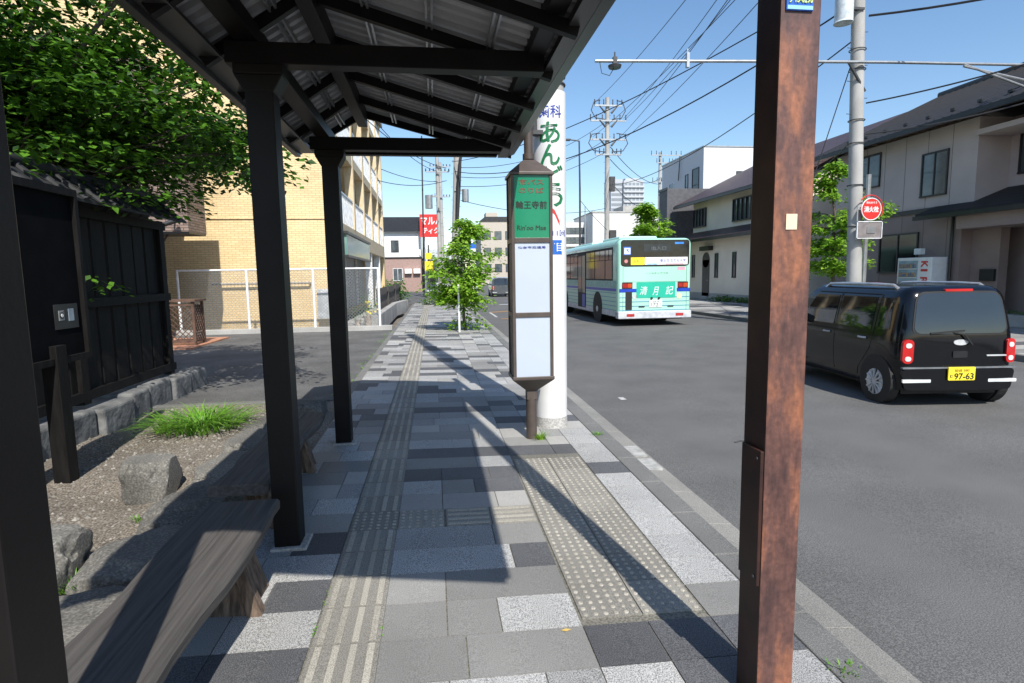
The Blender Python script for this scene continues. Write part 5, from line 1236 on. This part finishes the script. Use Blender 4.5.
for y in (2.35, 7.6):
    for s_ in (0, 1):
        a = MB(); a.disc((-.001 if s_ == 0 else BW + .001, y, .52), .58, .02, 32, axis='x'); a.build('wheel_arch', BLK, bus)
        wheel(bus, .16 if s_ == 0 else BW - .16, y, .475, .475, .3, RIM, -1 if s_ == 0 else 1)
p = MB(); p.prism(rrect(.55, BW - .55, BH - .1, BH + .09, .07), 1.6, 3.6); p.build('roof_unit', bg_, bus, bevel=.03)
p = MB(); p.prism(rrect(.4, BW - .4, BH - .1, BH + .04, .06), 4.6, 7.4); p.build('roof_unit', bg_, bus, bevel=.03)
p = MB(); p.box(.25, BW - .25, .1, BL - .2, .22, .34); p.build('underbody', BLK, bus)
bus.location = (BUSX, BUSY, BUSZ)

# ------------------------------------------------------------ small box wagon
def make_car(label, paint, glass, detail=True):
    import bmesh
    W2 = .7375; L = 3.4; H = 1.5; z0 = .22
    car = thing('parked_car' if not detail else 'car', label, 'car', (0, 0, 0))
    belt = .88
    def D(x, y, z, o=0):
        """shape a point of the boxy body; o pushes outward"""
        # nose: hood falls away ahead of the windscreen
        if z > belt:
            k = (z - belt) / (H - belt)
            ys_ = 2.72 - .55 * k
            if y > ys_: y = ys_ + (y - ys_) * (1 - k) * .9 if k < .5 else ys_ + (y - ys_) * .18 * (1 - k)
            x = x * (1 - .165 * k ** 1.3)
            y = y + (.10 * k ** 1.4 if y < .6 else 0) * max(0, 1 - y / .6)
        x = x * (1 - .05 * max(0, (.45 - z) / .3))
        # plan rounding at the tail and nose
        t = max(0, (.45 - y) / .45); x = x * (1 - .035 * t ** 2)
        y = y + .045 * (abs(x) / W2) ** 4 * t
        t = max(0, (y - 2.8) / .6); x = x * (1 - .10 * t ** 2); y = y - .16 * (abs(x) / W2) ** 3 * t
        # slight crown on the roof and barrel on the sides
        if z > 1.3: z = z + .035 * (1 - (x / W2) ** 2) * (z - 1.3) / .23
        x = x * (1 + .018 * sin(pi * min(1, max(0, (z - .25) / .8))))
        return (x, y, z)
    bm = bmesh.new(); n = (18, 34, 18); r = .155
    vd = {}
    def V(i, j, k):
        key = (i, j, k)
        if key not in vd:
            p = [-W2 + 2 * W2 * i / n[0], L * j / n[1], z0 + (H - z0) * k / n[2]]
            lo = (-W2 + r, r, z0 + .03); hi = (W2 - r, L - r, H - r)
            q_ = [min(max(p[a], lo[a]), hi[a]) for a in range(3)]; d = Vector([p[a] - q_[a] for a in range(3)])
            if d.length > r and d.length > 0: d = d.normalized() * r
            vd[key] = bm.verts.new(D(*[q_[a] + d[a] for a in range(3)]))
        return vd[key]
    for i in range(n[0]):
        for j in range(n[1]):
            bm.faces.new((V(i, j, 0), V(i, j + 1, 0), V(i + 1, j + 1, 0), V(i + 1, j, 0))); bm.faces.new((V(i, j, n[2]), V(i + 1, j, n[2]), V(i + 1, j + 1, n[2]), V(i, j + 1, n[2])))
    for i in range(n[0]):
        for k in range(n[2]):
            bm.faces.new((V(i, 0, k), V(i + 1, 0, k), V(i + 1, 0, k + 1), V(i, 0, k + 1))); bm.faces.new((V(i, n[1], k), V(i, n[1], k + 1), V(i + 1, n[1], k + 1), V(i + 1, n[1], k)))
    for j in range(n[1]):
        for k in range(n[2]):
            bm.faces.new((V(0, j, k), V(0, j, k + 1), V(0, j + 1, k + 1), V(0, j + 1, k))); bm.faces.new((V(n[0], j, k), V(n[0], j + 1, k), V(n[0], j + 1, k + 1), V(n[0], j, k + 1)))
    bmesh.ops.recalc_face_normals(bm, faces=bm.faces)
    me = bpy.data.meshes.new('body'); bm.to_mesh(me); bm.free(); me.materials.append(paint); me.polygons.foreach_set('use_smooth', [True] * len(me.polygons)); me.set_sharp_from_angle(angle=radians(50))
    b = bpy.data.objects.new('body', me); COL.objects.link(b); b.parent = car
    def patch(name, poly, plane, m, par, off=.006, th=.006, sub=10):
        """panel laid on the rear (plane 'r', poly in x,z) or the side (plane 'l'/'R', poly in y,z)"""
        us = [u for u, v in poly]; vv = [v for u, v in poly]; u0, u1, v0, v1 = min(us), max(us), min(vv), max(vv)
        cx = sum(us) / len(us); cz = sum(vv) / len(vv); rings = 5; vs = [];
        dense = []
        for i in range(len(poly)):
            a = poly[i]; c = poly[(i + 1) % len(poly)]; m_ = max(1, int(math.hypot(c[0] - a[0], c[1] - a[1]) / .06))
            for t in range(m_): dense.append((a[0] + (c[0] - a[0]) * t / m_, a[1] + (c[1] - a[1]) * t / m_))
        nn = len(dense)
        def P(u, v, o):
            if plane == 'r': x, y, z = D(u, 0, v); return (x, y - o, z)
            s_ = -1 if plane == 'l' else 1
            x, y, z = D(s_ * W2, u, v); return (x + s_ * o, y, z)
        for t in range(rings):
            f = 1 - t / rings
            for (u, v) in dense: vs.append(P(cx + (u - cx) * f, cz + (v - cz) * f, off))
        vs.append(P(cx, cz, off)); fs = []
        for t in range(rings - 1):
            for i in range(nn): fs.append((t * nn + i, t * nn + (i + 1) % nn, (t + 1) * nn + (i + 1) % nn, (t + 1) * nn + i))
        for i in range(nn): fs.append(((rings - 1) * nn + i, (rings - 1) * nn + (i + 1) % nn, rings * nn))
        b0 = len(vs); vs += [P(u, v, off - th - .01) for (u, v) in dense]
        for i in range(nn): fs.append((i, b0 + i, b0 + (i + 1) % nn, (i + 1) % nn))
        p = MB(); p.add(vs, fs); o = p.build(name, m, par, smooth=True); return o
    rr = rrect
    # rear
    patch('rear_window', rr(-.60, .60, .94, 1.42, .10), 'r', glass, car, .007)
    patch('window_gasket', rr(-.62, .62, .92, 1.44, .11), 'r', BLK, car, .003)
    patch('rear_bumper', rr(-.71, .71, .24, .50, .05), 'r', paint, car, .03, .03)
    RL = mat('car red lens', (.5, .012, .012), .12, var=.1, coat=.6)
    for s_ in (-1, 1):
        l_ = patch('tail_lamp', rr(*(sorted((s_ * .585, s_ * .71))), .57, .87, .055), 'r', RL, car, .022, .03)
        for z in (.60, .765): patch('clear_lens', rr(*(sorted((s_ * .612, s_ * .682))), z, z + .06, .028), 'r', mat('clear lens', (.7, .66, .66), .15), l_, .028)
        p = MB(); p.prism(rr(-.035 + s_ * .53 - .14, .035 + s_ * .53 + .14, .335, .375, .01), -.028 + .0, -.005); p.build('reflector', mat('silver strip', (.6, .62, .62), .3), car)
    if detail:
        LB = mat('dark seam', (.004, .004, .005), .5)
        p = MB(); p.box(-.70, .70, -.012, .03, .505, .525); p.build('bumper_seam', mat('bright edge', (.16, .17, .18), .2), car)
        pl = MB(); pl.prism(rr(-.165, .165, .365, .53, .012), -.058, -.04); plo = pl.build('licence_plate', M_YEL, car)
        text('lettering', '97-63', plo, (-.09, -.0585, .378), (1, 0, 0), (0, 0, 1), .075, mat('plate black', (.02, .02, .015), .5), width=.235, bold=.03)
        text('lettering', 'む', plo, (-.145, -.0585, .40), (1, 0, 0), (0, 0, 1), .035, mat('plate black', (.02, .02, .015), .5), bold=.01)
        text('lettering', '仙台 580', plo, (-.09, -.0585, .472), (1, 0, 0), (0, 0, 1), .038, mat('plate brown', (.35, .2, .02), .5), width=.18, bold=.01)
        p = MB(); p.prism([(-.09 + .09 * (1 - cos(t)) , .83 + .035 * sin(t)) for t in [k * pi / 12 for k in range(24)]], -.012, .01); p.build('emblem', RIM, car, smooth=True)
        p = MB(); p.prism(rr(-.09, .09, .64, .72, .015), -.012, .01); p.build('tailgate_handle', mat('gloss black handle', (.02, .02, .022), .15), car)
        text('lettering', 'TANTO', car, (.33, -.008, .655), (1, 0, 0), (0, 0, 1), .024, RIM, width=.22) if False else None
        p = MB(); p.prism(rr(.33, .57, .655, .672, .004), -.012, .005); p.build('badge', RIM, car)
        p = MB(); p.path([(.12, -.035, .80), (.02, -.03, .93), (-.10, .0, .955)], .012, 6); p.beam((-.38, .0, .945), (.03, -.01, .975), .02, .02); p.build('wiper', BLK, car)
        p = MB(); p.prism(rr(-.17, .17, 1.455, 1.485, .01), .08, .12); p.build('brake_lamp', RL, car)
        p = MB(); p.disc((.53, .034, 1.06), .035, .005, 14); p.disc((.53, .028, .99), .032, .005, 14); p.build('sticker', mat('pale sticker', (.55, .65, .7), .5), car)
    # sides
    for pln in ('l', 'R'):
        s_ = -1 if pln == 'l' else 1
        patch('rear_quarter_window', [(.22, .98), (.48, .95), (.50, 1.36), (.34, 1.37), (.25, 1.3)], pln, glass, car, .006)
        patch('door_window', [(.60, .95), (1.40, .95), (1.40, 1.37), (.62, 1.37)], pln, glass, car, .006)
        patch('door_window', [(1.50, .95), (2.45, .95), (2.12, 1.37), (1.50, 1.37)], pln, glass, car, .006)
        if detail:
            def seam(pts):
                p = MB(); pp = []
                for (u, v) in pts: x, y, z = D(s_ * W2, u, v); pp.append((x + s_ * .001, y, z))
                p.path(pp, .005, 4); p.build('door_seam', mat('panel gap', (.003, .003, .003), .8), car)
            seam([(.54, 1.4), (.54, 1.15), (.54, .92), (.60, .7), (.72, .55), (.85, .40), (.88, .3)]); seam([(1.45, 1.4), (1.45, 1.1), (1.45, .8), (1.45, .5), (1.45, .3)]); seam([(.54, 1.41), (1.2, 1.41), (2.1, 1.41)]); seam([(2.5, .92), (2.5, .6), (2.45, .3)])
            for u in (.68, 1.56):
                x, y, z = D(s_ * W2, u, .83); p = MB(); p.path([(x + s_ * .005, y, z), (x + s_ * .03, y + .03, z), (x + s_ * .03, y + .13, z), (x + s_ * .005, y + .17, z)], .013, 8); p.build('door_handle', RIM, car, smooth=True)
        x, y, z = D(s_ * W2, 2.4, .98); p = MB(); p.prism(rr(x - .0 if s_ > 0 else x - .2, x + .2 if s_ > 0 else x + .0, .93, 1.07, .04), y, y + .1); p.build('mirror', paint, car, bevel=.02)
        if detail:
            xr = s_ * .555
            p = MB(); p.path([(xr, .36, 1.48), (xr, .46, 1.53), (xr, .8, 1.54), (xr, 1.6, 1.54), (xr, 1.95, 1.53), (xr, 2.08, 1.46)], .02, 8); p.build('roof_rail', mat('silver rail', (.55, .56, .57), .3, metal=.6), car, smooth=True)
        for y in (.44, 2.85):
            xa, _, _ = D(s_ * W2, y, .4); p = MB(); p.disc((s_ * (abs(xa) - .045), y, .31), .325, .12, 32, axis='x'); p.build('wheel_arch', BLK, car)
            wheel(car, s_ * (abs(xa) - .07), y, .275, .275, .15, RIM, s_, spokes=12 if detail else 0)
    patch_ = MB(); patch_.hexa([(-.52, 2.95, .94), (-.46, 2.28, 1.42), (-.52, 2.98, .93), (-.46, 2.31, 1.42), (.52, 2.95, .94), (.46, 2.28, 1.42), (.52, 2.98, .93), (.46, 2.31, 1.42)]); patch_.build('windscreen', glass, car)
    for s_ in (-1, 1): p = MB(); p.path([(s_ * .5, 3.2, .72), (s_ * .5, 3.34, .72), (s_ * .5, 3.36, .72)], [.12, .11, .05], 20); p.build('headlight', mat('clear lens', (.7, .66, .66), .15), car, smooth=True)
    p = MB(); p.box(-.6, .6, .15, 3.2, .16, .24); p.build('underbody', BLK, car)
    return car
CARGL = mat('tinted car glass', (.008, .011, .014), .03, var=.1, spec=1.0)
c1 = make_car('black boxy small wagon with silver roof rails and a yellow plate at the right', mat('black car paint', (.002, .0025, .004), .14, var=.2, coat=.25, spec=.45), CARGL)
c1.location = (6.41, 6.27, -.142); c1.rotation_euler = (0, 0, radians(-7.5))
c2 = make_car('dark silver car far down the street left of the bus', mat('dark silver car paint', (.08, .09, .10), .25, coat=.6), CARGL, False)
c2.location = (5.3, 46, -.142); c2.name = 'distant_car'
c3 = make_car('white car far down the street behind the dark silver car', mat('white car paint', (.6, .6, .6), .3), CARGL, False); c3.location = (4.6, 66, -.142); c3.name = 'distant_car'
c4 = make_car('silver blue car far down the street directly ahead of the dark silver car', mat('silver blue car paint', (.3, .36, .42), .25, coat=.5), CARGL, False); c4.location = (7.0, 60, -.142); c4.name = 'distant_car'
